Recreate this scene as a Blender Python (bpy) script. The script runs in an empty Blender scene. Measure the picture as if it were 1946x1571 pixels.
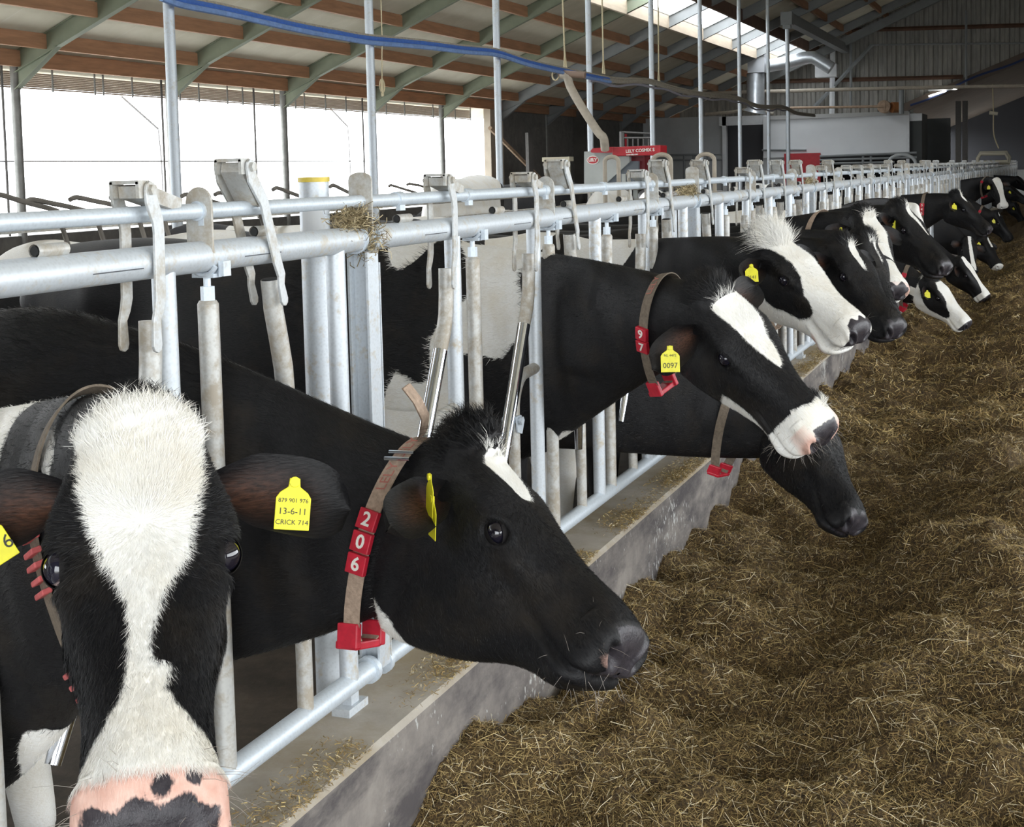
import bpy, math, random
import numpy as np
from mathutils import Vector, Matrix, Quaternion

rng = np.random.default_rng(7)
random.seed(7)
C = bpy.context.scene.collection
sc = bpy.context.scene

# ------------------------------------------------------------------ camera
# X across (0 = feed fence, + = feed alley), Y along the barn, Z up
F_PX, PPX, PPY = 2600.0, 973.0, 530.5871415514414
RC = np.zeros((3, 3))


def _cd(px, py):
    v = np.array([px - PPX, py - PPY, F_PX])
    return v / np.linalg.norm(v)


RC[1] = _cd(2003.0, 304.7)
RC[2] = -_cd(1750.0, 34000.0)
RC[2] -= RC[1] * (RC[1] @ RC[2])
RC[2] /= np.linalg.norm(RC[2])
RC[0] = np.cross(RC[1], RC[2])
CAM = np.array([1.56, 0.0, 1.75])


def at(px, py, X=None, Y=None, Z=None):
    """World point seen at photo pixel (px, py) on the plane X=.., Y=.. or Z=.."""
    r = RC @ np.array([(px - PPX) / F_PX, (py - PPY) / F_PX, 1.0])
    if X is not None:
        k = (X - CAM[0]) / r[0]
    elif Y is not None:
        k = (Y - CAM[1]) / r[1]
    else:
        k = (Z - CAM[2]) / r[2]
    return CAM + k * r


cam_d = bpy.data.cameras.new('camera')
cam = bpy.data.objects.new('camera', cam_d)
C.objects.link(cam)
cam_d.sensor_fit = 'HORIZONTAL'
cam_d.sensor_width = 36.0
cam_d.lens = F_PX / 1946.0 * 36.0
cam_d.shift_x = 0.0
cam_d.shift_y = -(785.5 - PPY) / 1946.0
cam_d.clip_end = 400
M = Matrix.Identity(4)
for i in range(3):
    M[i][0] = RC[i][0]
    M[i][1] = -RC[i][1]
    M[i][2] = -RC[i][2]
    M[i][3] = CAM[i]
cam.matrix_world = M
sc.camera = cam

# ------------------------------------------------------------------ light
sc.view_settings.view_transform = 'Standard'
sc.view_settings.look = 'None'
sc.view_settings.exposure = 0.12
sc.view_settings.gamma = 1.0
sc.view_settings.use_curve_mapping = False
world = bpy.data.worlds.new('overcast_sky')
sc.world = world
world.use_nodes = True
wn = world.node_tree.nodes
bg = wn['Background']
bg.inputs['Color'].default_value = (0.93, 0.97, 1.0, 1)
bg.inputs['Strength'].default_value = 7.0
sc.cycles.use_denoising = True
sc.cycles.max_bounces = 8
sc.cycles.diffuse_bounces = 5
sc.cycles.glossy_bounces = 3
sc.cycles.transparent_max_bounces = 12
sc.cycles.sample_clamp_indirect = 8.0


def portal(name, loc, rot, sx, sy):
    l = bpy.data.lights.new(name, 'AREA')
    l.shape = 'RECTANGLE'
    l.size, l.size_y = sx, sy
    o = bpy.data.objects.new(name, l)
    o.location = loc
    o.rotation_euler = rot
    C.objects.link(o)
    l.cycles.is_portal = True
    return o


WALL_X, EAVE_Z, SLOPE, GABLE_Y, RIDGE_X = -11.5, 3.248, 0.4234, 48.2, 1.0
BACK_Y = -4.0
R_WALL_X = 9.5


def roofz(x):
    if x <= RIDGE_X:
        return EAVE_Z + SLOPE * (x - WALL_X)
    return EAVE_Z + SLOPE * (RIDGE_X - WALL_X) - SLOPE * (x - RIDGE_X)


# ------------------------------------------------------------------ helpers
def finish(o, kind=None, label=None, cat=None, group=None):
    if kind:
        o['kind'] = kind
    if label:
        o['label'] = label
    if cat:
        o['category'] = cat
    if group:
        o['group'] = group
    return o


def empty(name, loc, label=None, cat=None, group=None):
    o = bpy.data.objects.new(name, None)
    o.empty_display_size = 0.1
    o.location = loc
    C.objects.link(o)
    return finish(o, None, label, cat, group)


class MB:
    """Collects shapes, links them as one mesh object."""

    def __init__(self):
        self.v, self.f, self.m, self.n = [], [], [], 0

    def add(self, verts, faces, mi=0):
        off = self.n
        self.v.extend([tuple(map(float, p)) for p in verts])
        self.n += len(verts)
        for q in faces:
            self.f.append(tuple(i + off for i in q))
            self.m.append(mi)
        return self

    def box(self, c, s, rot=None, mi=0):
        c = np.array(c, float)
        h = np.array(s, float) / 2
        P = []
        for x in (-1, 1):
            for y in (-1, 1):
                for z in (-1, 1):
                    p = np.array([x, y, z]) * h
                    if rot is not None:
                        p = rot @ p
                    P.append(c + p)
        self.add(P, [(0, 1, 3, 2), (4, 6, 7, 5), (0, 4, 5, 1), (2, 3, 7, 6), (0, 2, 6, 4), (1, 5, 7, 3)], mi)
        return self

    def box2(self, lo, hi, mi=0):
        lo = np.array(lo, float)
        hi = np.array(hi, float)
        return self.box((lo + hi) / 2, hi - lo, None, mi)

    def tube(self, pts, r, n=12, mi=0, caps=True, seg_mi=None):
        pts = [np.array(p, float) for p in pts]
        k = len(pts)
        rs = [r] * k if np.isscalar(r) else list(r)
        T = []
        for i in range(k):
            a = pts[min(i + 1, k - 1)] - pts[max(i - 1, 0)]
            T.append(a / (np.linalg.norm(a) + 1e-12))
        up = np.array([0, 0, 1.0]) if abs(T[0][2]) < 0.9 else np.array([1.0, 0, 0])
        u = np.cross(T[0], up)
        u /= np.linalg.norm(u)
        V = []
        for i in range(k):
            u = u - T[i] * (u @ T[i])
            u /= np.linalg.norm(u)
            w = np.cross(T[i], u)
            for j in range(n):
                a = 2 * math.pi * j / n
                V.append(pts[i] + rs[i] * (math.cos(a) * u + math.sin(a) * w))
        for i in range(k - 1):
            F = [(i * n + j, i * n + (j + 1) % n, (i + 1) * n + (j + 1) % n, (i + 1) * n + j) for j in range(n)]
            if i == 0:
                off = self.n
                self.add(V, F, seg_mi[0] if seg_mi else mi)
            else:
                for q in F:
                    self.f.append(tuple(x + off for x in q))
                    self.m.append(seg_mi[i] if seg_mi else mi)
        if caps:
            self.f.append(tuple(off + j for j in range(n))[::-1])
            self.m.append(seg_mi[0] if seg_mi else mi)
            self.f.append(tuple(off + (k - 1) * n + j for j in range(n)))
            self.m.append(seg_mi[-1] if seg_mi else mi)
        return self

    def prism(self, poly, axis, lo, hi, mi=0):
        """poly in the plane of the two other axes (ordered x<y<z), extruded along axis."""
        ax = [i for i in range(3) if i != axis]
        P = []
        for h in (lo, hi):
            for a, b in poly:
                p = [0, 0, 0]
                p[axis] = h
                p[ax[0]], p[ax[1]] = a, b
                P.append(p)
        n = len(poly)
        F = [tuple(range(n))[::-1], tuple(range(n, 2 * n))]
        F += [(i, (i + 1) % n, n + (i + 1) % n, n + i) for i in range(n)]
        self.add(P, F, mi)
        return self

    def quad(self, a, b, c, d, mi=0):
        return self.add([a, b, c, d], [(0, 1, 2, 3)], mi)

    def build(self, name, mats, parent=None, smooth=True, fix=True, bevel=0.0):
        me = bpy.data.meshes.new(name)
        me.from_pydata(self.v, [], self.f)
        mats = mats if isinstance(mats, (list, tuple)) else [mats]
        for m in mats:
            me.materials.append(m)
        if len(mats) > 1:
            me.polygons.foreach_set('material_index', self.m)
        if smooth:
            me.polygons.foreach_set('use_smooth', [True] * len(me.polygons))
        me.update()
        if fix:
            import bmesh
            bm = bmesh.new()
            bm.from_mesh(me)
            bmesh.ops.recalc_face_normals(bm, faces=bm.faces)
            bm.to_mesh(me)
            bm.free()
        if smooth:
            try:
                me.set_sharp_from_angle(angle=math.radians(38))
            except Exception:
                pass
        o = bpy.data.objects.new(name, me)
        C.objects.link(o)
        if parent is not None:
            o.parent = parent
        if bevel:
            b = o.modifiers.new('bevel', 'BEVEL')
            b.width = bevel
            b.segments = 2
            b.limit_method = 'ANGLE'
        return o


def copy_tree(o, parent=None):
    c = o.copy()
    C.objects.link(c)
    if parent is not None:
        c.parent = parent
    for ch in list(o.children):
        copy_tree(ch, c)
    return c


def text_mesh(name, s, size, mat, parent, mw, extrude=0.0006, bold=0.0):
    """Lettering lying in the local XY plane of matrix mw, centred, in mw's space (parent space)."""
    cu = bpy.data.curves.new(name, 'FONT')
    cu.body = s
    cu.size = size
    cu.align_x, cu.align_y = 'CENTER', 'CENTER'
    cu.extrude = extrude
    cu.offset = bold
    cu.resolution_u = 3
    t = bpy.data.objects.new(name + '_tmp', cu)
    C.objects.link(t)
    bpy.context.view_layer.update()
    dg = bpy.context.evaluated_depsgraph_get()
    me = bpy.data.meshes.new_from_object(t.evaluated_get(dg))
    bpy.data.objects.remove(t)
    bpy.data.curves.remove(cu)
    me.materials.clear()
    me.materials.append(mat)
    me.transform(mw)
    me.name = name
    o = bpy.data.objects.new(name, me)
    C.objects.link(o)
    o.parent = parent
    return o


# ------------------------------------------------------------------ materials
def mat(name):
    m = bpy.data.materials.new(name)
    m.use_nodes = True
    nt = m.node_tree
    b = nt.nodes['Principled BSDF']
    return m, nt, b


def nnew(nt, t, **kw):
    n = nt.nodes.new(t)
    for k, v in kw.items():
        setattr(n, k, v)
    return n


def noise(nt, scale, detail=4, rough=0.55, vec=None, dist=0.0):
    n = nnew(nt, 'ShaderNodeTexNoise')
    n.inputs['Scale'].default_value = scale
    n.inputs['Detail'].default_value = detail
    n.inputs['Roughness'].default_value = rough
    n.inputs['Distortion'].default_value = dist
    if vec is not None:
        nt.links.new(vec, n.inputs['Vector'])
    return n


def ramp(nt, fac, stops):
    r = nnew(nt, 'ShaderNodeValToRGB')
    e = r.color_ramp.elements
    while len(e) < len(stops):
        e.new(0.5)
    for i, (p, c) in enumerate(stops):
        e[i].position = p
        e[i].color = (*c, 1) if len(c) == 3 else c
    nt.links.new(fac, r.inputs['Fac'])
    return r


def gpos(nt):
    return nnew(nt, 'ShaderNodeNewGeometry').outputs['Position']


def mapping(nt, vec, scale):
    m = nnew(nt, 'ShaderNodeMapping')
    m.inputs['Scale'].default_value = scale
    nt.links.new(vec, m.inputs['Vector'])
    return m.outputs['Vector']


def bump(nt, b, height, strength=0.3, dist=0.01):
    n = nnew(nt, 'ShaderNodeBump')
    n.inputs['Strength'].default_value = strength
    n.inputs['Distance'].default_value = dist
    nt.links.new(height, n.inputs['Height'])
    nt.links.new(n.outputs['Normal'], b.inputs['Normal'])


def simple(name, col, rough=0.5, metal=0.0, var=0.0, scale=20.0, bumpy=0.0, spec=0.5, stretch=None):
    m, nt, b = mat(name)
    b.inputs['Roughness'].default_value = rough
    b.inputs['Metallic'].default_value = metal
    b.inputs['Specular IOR Level'].default_value = spec
    p = gpos(nt)
    if stretch:
        p = mapping(nt, p, stretch)
    n = noise(nt, scale, 5, 0.6, p)
    c = np.array(col)
    lo = tuple(np.clip(c * (1 - var), 0, 1))
    hi = tuple(np.clip(c * (1 + var), 0, 1))
    r = ramp(nt, n.outputs['Fac'], [(0.3, lo), (0.7, hi)])
    nt.links.new(r.outputs['Color'], b.inputs['Base Color'])
    if bumpy:
        bump(nt, b, n.outputs['Fac'], bumpy, 0.02)
    return m


def galvanised(name, base, dirt, amount, metal=0.38, rough=0.5):
    m, nt, b = mat(name)
    p = gpos(nt)
    sp = nnew(nt, 'ShaderNodeTexVoronoi')
    sp.inputs['Scale'].default_value = 130
    nt.links.new(p, sp.inputs['Vector'])
    n1 = noise(nt, 9, 6, 0.65, p)
    n2 = noise(nt, 45, 5, 0.7, p)
    c0 = np.array(base)
    r1 = ramp(nt, sp.outputs['Distance'], [(0.0, tuple(c0 * 0.93)), (0.6, tuple(np.clip(c0 * 1.06, 0, 1)))])
    mx = nnew(nt, 'ShaderNodeMix', data_type='RGBA')
    add = nnew(nt, 'ShaderNodeMath', operation='ADD')
    nt.links.new(n1.outputs['Fac'], add.inputs[0])
    nt.links.new(n2.outputs['Fac'], add.inputs[1])
    dr = ramp(nt, add.outputs[0], [(0.98 - amount, (0, 0, 0)), (1.25 - amount, (1, 1, 1))])
    # ramp facs only run 0..1: halve the sum
    h = nnew(nt, 'ShaderNodeMath', operation='MULTIPLY')
    h.inputs[1].default_value = 0.5
    nt.links.new(add.outputs[0], h.inputs[0])
    nt.links.new(h.outputs[0], dr.inputs['Fac'])
    dr.color_ramp.elements[0].position = 0.60 - amount * 0.3
    dr.color_ramp.elements[1].position = 0.74 - amount * 0.3
    nt.links.new(dr.outputs['Color'], mx.inputs['Factor'])
    nt.links.new(r1.outputs['Color'], mx.inputs[6])
    mx.inputs[7].default_value = (*dirt, 1)
    nt.links.new(mx.outputs[2], b.inputs['Base Color'])
    inv = nnew(nt, 'ShaderNodeMath', operation='MULTIPLY_ADD')
    inv.inputs[1].default_value = -metal
    inv.inputs[2].default_value = metal
    nt.links.new(dr.outputs['Color'], inv.inputs[0])
    nt.links.new(inv.outputs[0], b.inputs['Metallic'])
    b.inputs['Roughness'].default_value = rough
    bump(nt, b, n2.outputs['Fac'], 0.12, 0.004)
    return m


GALV = galvanised('galvanised_steel', (0.60, 0.64, 0.68), (0.50, 0.44, 0.34), 0.25)
GALV_MID = galvanised('galvanised_worn', (0.58, 0.60, 0.61), (0.44, 0.40, 0.33), 0.42)
GALV_CLEAN = galvanised('galvanised_clean', (0.62, 0.68, 0.74), (0.5, 0.5, 0.48), 0.1)
GALV_DIRT_SHADE = galvanised('galvanised_dust_shade', (0.53, 0.53, 0.51), (0.38, 0.335, 0.27), 0.52)  # real dust on bars; painted underside shade on latch brackets and levers
CHROME = simple('polished_steel', (0.80, 0.84, 0.92), 0.12, 1.0, 0.03)
DARKSTEEL = simple('dark_steel', (0.09, 0.085, 0.08), 0.5, 0.3, 0.2)
POLE = galvanised('pole_steel', (0.48, 0.52, 0.56), (0.40, 0.38, 0.33), 0.25)
GREEN_STEEL = simple('painted_steel_grey_green', (0.215, 0.24, 0.175), 0.6, 0.0, 0.12, 3)
GREY_STEEL = simple('painted_steel_grey', (0.25, 0.265, 0.27), 0.55, 0.0, 0.1, 3)
COLUMN = simple('weathered_column', (0.20, 0.20, 0.19), 0.5, 0.3, 0.25, 6)
WOOD = simple('purlin_wood', (0.36, 0.19, 0.105), 0.7, 0.0, 0.22, 3, 0.1, stretch=(6, 0.6, 6))
WOOD_DARK = simple('old_wood', (0.13, 0.07, 0.045), 0.75, 0.0, 0.25, 4, 0.1)
FASCIA = simple('skylight_fascia_board', (0.62, 0.52, 0.40), 0.7, 0.0, 0.12, 3, 0.1, stretch=(4, 0.5, 4))
RUST = simple('rusty_tube', (0.42, 0.30, 0.21), 0.7, 0.1, 0.25, 12)
BLUE = simple('blue_hose', (0.05, 0.13, 0.42), 0.45, 0.0, 0.2, 20)
BLUE2 = simple('light_blue_hose', (0.16, 0.26, 0.50), 0.5, 0.0, 0.2, 20)
CABLE = simple('dusty_cable', (0.30, 0.27, 0.22), 0.8, 0.0, 0.25, 30)
ROPE = simple('rope', (0.50, 0.43, 0.28), 0.85, 0.0, 0.2, 80)
RED = simple('red_paint', (0.44, 0.015, 0.025), 0.45, 0.0, 0.15, 6)
RED_PLASTIC = simple('red_plastic', (0.50, 0.015, 0.035), 0.42, 0.0, 0.18, 60)
RED_FADED = simple('faded_red_plastic', (0.58, 0.12, 0.12), 0.5, 0.0, 0.2, 60)
WHITE_PLASTIC = simple('white_lettering', (0.80, 0.78, 0.72), 0.5)
YELLOW = simple('yellow_ear_tag', (0.78, 0.72, 0.02), 0.45, 0.0, 0.08, 60)
YELLOW_CAP = simple('yellow_cap', (0.72, 0.55, 0.08), 0.5, 0.0, 0.15, 30)
BLACK_INK = simple('black_ink', (0.03, 0.03, 0.02), 0.6)
STRAP = simple('nylon_strap', (0.17, 0.135, 0.10), 0.8, 0.0, 0.25, 90, 0.3)
STRAP_TAN = simple('dusty_nylon_strap', (0.38, 0.28, 0.21), 0.8, 0.0, 0.25, 90, 0.3)
STRAP_INK = simple('woven_red_lettering', (0.40, 0.14, 0.11), 0.8)
WHITEWALL = simple('whitewashed_block', (0.52, 0.54, 0.55), 0.8, 0.0, 0.12, 1.2)
CABIN = simple('white_cabin_panel', (0.76, 0.78, 0.80), 0.6, 0.0, 0.05, 0.8)
GREYBOARD = simple('grey_board', (0.075, 0.08, 0.08), 0.8, 0.0, 0.1, 1.5)
DUCT = simple('spiral_duct', (0.62, 0.66, 0.70), 0.35, 0.7, 0.1, 8)
WHITE_PAINT = simple('white_paint', (0.72, 0.74, 0.76), 0.5, 0.0, 0.06, 6)
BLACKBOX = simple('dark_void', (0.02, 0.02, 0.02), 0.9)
TAN = simple('dusty_conveyor_tube', (0.42, 0.37, 0.30), 0.7, 0.0, 0.15, 10)


def ceiling_mat():
    m, nt, b = mat('insulated_roof_panel')
    p = gpos(nt)
    sx = nnew(nt, 'ShaderNodeSeparateXYZ')
    nt.links.new(p, sx.inputs[0])
    w = nnew(nt, 'ShaderNodeMath', operation='FRACT')
    s = nnew(nt, 'ShaderNodeMath', operation='MULTIPLY')
    s.inputs[1].default_value = 1 / 1.16
    nt.links.new(sx.outputs['Y'], s.inputs[0])
    nt.links.new(s.outputs[0], w.inputs[0])
    n = noise(nt, 1.5, 5, 0.6, p)
    base = ramp(nt, n.outputs['Fac'], [(0.3, (0.70, 0.66, 0.53)), (0.7, (0.84, 0.80, 0.67))])
    line = ramp(nt, w.outputs[0], [(0.0, (0.9, 0.88, 0.8)), (0.02, (0.9, 0.88, 0.8)), (0.03, (0, 0, 0)), (1, (0, 0, 0))])
    mx = nnew(nt, 'ShaderNodeMix', data_type='RGBA', blend_type='LIGHTEN')
    mx.inputs['Factor'].default_value = 0.35
    nt.links.new(base.outputs['Color'], mx.inputs[6])
    nt.links.new(line.outputs['Color'], mx.inputs[7])
    nt.links.new(mx.outputs[2], b.inputs['Base Color'])
    b.inputs['Roughness'].default_value = 0.75
    return m


CEIL = ceiling_mat()


def gable_mat():
    m, nt, b = mat('corrugated_gable_sheet')
    p = gpos(nt)
    n = noise(nt, 3, 6, 0.65, mapping(nt, p, (3, 3, 0.5)))
    r = ramp(nt, n.outputs['Fac'], [(0.3, (0.20, 0.195, 0.18)), (0.7, (0.36, 0.345, 0.31))])
    nt.links.new(r.outputs['Color'], b.inputs['Base Color'])
    b.inputs['Roughness'].default_value = 0.6
    return m


GABLE = gable_mat()


def concrete(name, lo, hi, speck=0.0, courses=False, stain=None, rough=0.85):
    m, nt, b = mat(name)
    p = gpos(nt)
    n = noise(nt, 5, 8, 0.7, p)
    n2 = noise(nt, 60, 4, 0.7, p)
    r = ramp(nt, n.outputs['Fac'], [(0.3, lo), (0.7, hi)])
    out = r.outputs['Color']
    if stain:
        n3 = noise(nt, 2.2, 6, 0.7, mapping(nt, p, (1, 1.0, 2.5)))
        rr = ramp(nt, n3.outputs['Fac'], [(0.42, (0, 0, 0)), (0.62, (1, 1, 1))])
        mx = nnew(nt, 'ShaderNodeMix', data_type='RGBA')
        nt.links.new(rr.outputs['Color'], mx.inputs['Factor'])
        nt.links.new(out, mx.inputs[6])
        mx.inputs[7].default_value = (*stain, 1)
        out = mx.outputs[2]
    if speck:
        n4 = noise(nt, 55, 3, 0.6, mapping(nt, p, (1, 1, 0.55)))
        n5 = noise(nt, 3.0, 3, 0.6, p)
        mul = nnew(nt, 'ShaderNodeMath', operation='MULTIPLY')
        nt.links.new(n4.outputs['Fac'], mul.inputs[0])
        nt.links.new(n5.outputs['Fac'], mul.inputs[1])
        rr = ramp(nt, mul.outputs[0], [(0.335, (0, 0, 0)), (0.375, (.9, .9, .9))])
        mx = nnew(nt, 'ShaderNodeMix', data_type='RGBA')
        nt.links.new(rr.outputs['Color'], mx.inputs['Factor'])
        nt.links.new(out, mx.inputs[6])
        mx.inputs[7].default_value = (0.50, 0.50, 0.48, 1)
        out = mx.outputs[2]
    nt.links.new(out, b.inputs['Base Color'])
    b.inputs['Roughness'].default_value = rough
    bump(nt, b, n2.outputs['Fac'], 0.25, 0.006)
    return m


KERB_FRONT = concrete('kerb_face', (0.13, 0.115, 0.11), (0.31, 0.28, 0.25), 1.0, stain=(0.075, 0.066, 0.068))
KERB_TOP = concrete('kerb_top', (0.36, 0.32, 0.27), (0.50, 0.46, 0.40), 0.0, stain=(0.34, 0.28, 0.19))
FLOOR = concrete('barn_floor_concrete', (0.05, 0.04, 0.03), (0.12, 0.09, 0.065), 0.0, stain=(0.04, 0.03, 0.02))
ALLEY = concrete('alley_concrete', (0.22, 0.20, 0.17), (0.33, 0.30, 0.26))
CWALL = concrete('concrete_wall', (0.10, 0.10, 0.095), (0.18, 0.175, 0.165))
YARD = concrete('pale_yard', (0.55, 0.55, 0.52), (0.7, 0.7, 0.66))

# ------------------------------------------------------------------ building shell
RAFTER_Y = [14.88 + 3.47 * k for k in range(-5, 10)]
Y_FAR = 64.0


def slope_box(mb, x0, x1, y0, y1, dz0, dz1, mi=0):
    """A slab following the roof slope between x0..x1, from roofz+dz0 to roofz+dz1."""
    P = []
    for x in (x0, x1):
        for y in (y0, y1):
            for dz in (dz0, dz1):
                P.append((x, y, roofz(x) + dz))
    mb.add(P, [(0, 1, 3, 2), (4, 6, 7, 5), (0, 4, 5, 1), (2, 3, 7, 6), (0, 2, 6, 4), (1, 5, 7, 3)], mi)


m = MB(); m.box2((-11.6, -6, -0.2), (0.0, Y_FAR, 0.0))
finish(m.build('floor', FLOOR, smooth=False), 'structure')
m = MB(); m.box2((0.0, -6, -0.2), (R_WALL_X, Y_FAR, 0.0))
finish(m.build('floor_feed_alley', ALLEY, smooth=False), 'structure')
m = MB(); m.box2((-60, -40, -0.5), (60, 110, -0.25))
finish(m.build('ground', YARD, smooth=False), 'structure')

SKY0, SKY1 = -7.03, -6.06
SKY_END = 46.5
for nm, x0, x1, y0, y1 in (('ceiling', WALL_X - 0.8, SKY0, BACK_Y, GABLE_Y), ('ceiling_upper', SKY1, RIDGE_X, BACK_Y, GABLE_Y),
                           ('ceiling_skylight_end', SKY0, SKY1, SKY_END, GABLE_Y), ('ceiling_far_slope', RIDGE_X, R_WALL_X, BACK_Y, GABLE_Y)):
    m = MB(); slope_box(m, x0, x1, y0, y1, 0.27, 0.37)
    finish(m.build(nm, CEIL, smooth=False), 'structure')

mg, ntg, bgl = mat('skylight_polycarbonate')
ntg.nodes.remove(bgl)
tr = nnew(ntg, 'ShaderNodeBsdfTransparent'); tr.inputs[0].default_value = (0.98, 0.99, 1.0, 1)
tl = nnew(ntg, 'ShaderNodeBsdfTranslucent'); tl.inputs[0].default_value = (0.85, 0.88, 0.9, 1)
mxs = nnew(ntg, 'ShaderNodeMixShader'); mxs.inputs[0].default_value = 0.12
ntg.links.new(tr.outputs[0], mxs.inputs[1]); ntg.links.new(tl.outputs[0], mxs.inputs[2])
ntg.links.new(mxs.outputs[0], ntg.nodes['Material Output'].inputs[0])
m = MB(); m.quad((SKY0, BACK_Y, roofz(SKY0) + .33), (SKY1, BACK_Y, roofz(SKY1) + .33), (SKY1, SKY_END, roofz(SKY1) + .33), (SKY0, SKY_END, roofz(SKY0) + .33))
finish(m.build('window_skylight', mg, smooth=False), 'structure')
portal('skylight_portal', ((SKY0 + SKY1) / 2, 21, roofz(-6.5) + .36), (0, math.atan(-SLOPE), 0), 1.05, 50)

for i, y in enumerate(RAFTER_Y):
    m = MB()
    # I-section following the slope, both roof halves, with the haunch over the column
    for x0, x1 in ((WALL_X, RIDGE_X), (RIDGE_X, R_WALL_X)):
        slope_box(m, x0, x1, y - .006, y + .006, 0.0, .26)
        slope_box(m, x0, x1, y - .055, y + .055, -.012, 0.0)
        slope_box(m, x0, x1, y - .055, y + .055, .25, .262)
    hx = 0.80
    m.add([(WALL_X, y + s * .006, z) for s in (-1, 1) for z in (EAVE_Z - .25, EAVE_Z)] + [(WALL_X + hx, y + s * .006, roofz(WALL_X + hx)) for s in (-1, 1)],
          [(0, 1, 4), (2, 5, 3), (0, 4, 5, 2), (0, 2, 3, 1)])
    m.add([(WALL_X, y - .055, EAVE_Z - .25), (WALL_X, y + .055, EAVE_Z - .25), (WALL_X + hx, y + .055, roofz(WALL_X + hx)), (WALL_X + hx, y - .055, roofz(WALL_X + hx)),
           (WALL_X, y - .055, EAVE_Z - .236), (WALL_X, y + .055, EAVE_Z - .236), (WALL_X + hx, y + .055, roofz(WALL_X + hx) + .014), (WALL_X + hx, y - .055, roofz(WALL_X + hx) + .014)],
          [(0, 1, 2, 3), (4, 7, 6, 5), (0, 4, 5, 1), (2, 6, 7, 3), (1, 5, 6, 2), (0, 3, 7, 4)])
    finish(m.build('rafter', GREEN_STEEL if y < 30 else GREY_STEEL, smooth=False), 'structure')
    m = MB(); m.tube([(WALL_X, y, 0), (WALL_X, y, EAVE_Z + .1)], 0.062, 14)
    finish(m.build('column', COLUMN), 'structure')

for x, mt, lo, hi in ((-11.42, WOOD, .05, .27), (-10.97, WOOD, .07, .27), (-10.12, WOOD, .07, .27), (-9.08, WOOD, .07, .27), (-8.05, WOOD, .07, .27),
                      (SKY0 - .035, FASCIA, -.02, .30), (SKY1 + .035, WOOD_DARK, -.04, .30), (-4.9, WOOD, .07, .27), (-3.7, WOOD, .07, .27), (-2.5, WOOD, .07, .27),
                      (-1.2, WOOD, .07, .27), (0.2, WOOD, .07, .27), (2.0, WOOD, .07, .27), (4.5, WOOD, .07, .27), (7.0, WOOD, .07, .27)):
    m = MB()
    m.box((x, (BACK_Y + GABLE_Y) / 2, roofz(x) + (lo + hi) / 2), (.07, GABLE_Y - BACK_Y, hi - lo))
    finish(m.build('purlin', mt, smooth=False), 'structure')
m = MB(); m.box2((WALL_X - .04, BACK_Y, 3.42), (WALL_X + .05, 32.4, 3.66)); m.box2((WALL_X - .10, BACK_Y, 3.40), (WALL_X - .05, 32.4, 3.46), 1)
finish(m.build('eave_beam', [WOOD, DARKSTEEL], smooth=False), 'structure')

# open left side: low wall, wind-break blind rolled up under the eave, rods and wire
m = MB(); m.box2((WALL_X - .12, BACK_Y, 0), (WALL_X + .02, 31.6, 1.05))
finish(m.build('wall_left', CWALL, smooth=False), 'structure')
m = MB()
for k in range(9):
    z = 3.09 + k * .026
    m.box2((WALL_X - .42, BACK_Y, z), (WALL_X - .40, 31.4, z + .022))
finish(m.build('trim_blind', simple('tan_slats', (0.42, 0.33, 0.26), .8, 0, .1, 4), smooth=False), 'structure')
m = MB()
for k in range(5):
    z = 3.345 + k * .03
    m.box2((WALL_X - .62, BACK_Y, z), (WALL_X - .60, 31.4, z + .016))
finish(m.build('trim_louvre', WHITE_PAINT, smooth=False), 'structure')
m = MB(); m.box2((WALL_X - .10, 31.5, 0), (WALL_X + .08, 32.35, 3.62))
finish(m.build('trim_pier', simple('board_pier', (0.36, 0.31, 0.25), .8, 0, .15, 2), smooth=False), 'structure')
m = MB(); m.box2((WALL_X - .12, 32.35, 0), (WALL_X + .02, GABLE_Y + .1, 3.9))
finish(m.build('wall_left_far', CWALL, smooth=False), 'structure')
portal('left_side_portal', (WALL_X - .1, 13.5, 2.1), (0, math.radians(-90), 0), 2.0, 36)
for i, px in enumerate((5, 101, 181, 197, 252, 307, 342, 378, 432, 461, 482, 521, 561, 578, 618, 657, 688, 733, 768, 822, 864, 893)):
    p = at(px, 180, X=WALL_X - .14)
    long = i in (0, 5, 10, 16)
    m = MB(); m.tube([(p[0], p[1], 3.5), (p[0], p[1], 1.05 if long else 3.04)], .014 if not long else .018, 8)
    finish(m.build('hanging_rod', DARKSTEEL if long else COLUMN), None, 'thin steel rod hanging from the eave beam along the open left side', 'rod', 'rods under the eave')
m = MB(); m.tube([(WALL_X - .16, BACK_Y, 2.065), (WALL_X - .16, 31.5, 2.065)], .011, 6)
finish(m.build('guide_wire', DARKSTEEL), None, 'thin dark wire stretched along the bright open left side', 'wire')
for px, py, qx, qy in ((230, 183, 300, 245), (628, 207, 660, 240)):
    a, b = at(px, py, X=WALL_X - .5), at(qx, qy, X=WALL_X - .5)
    m = MB(); m.tube([a, b, (b[0], b[1] + .05, b[2] - .5), (b[0], b[1] + .06, -.25)], .02, 6)
    finish(m.build('diagonal_stay', simple('pale_stay', (.7, .7, .72), .6)), None,
           'thin pale diagonal stay outside the open side, ' + ('left of the nearest roof pole' if px < 300 else 'left of the second roof pole'), 'stay')

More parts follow.
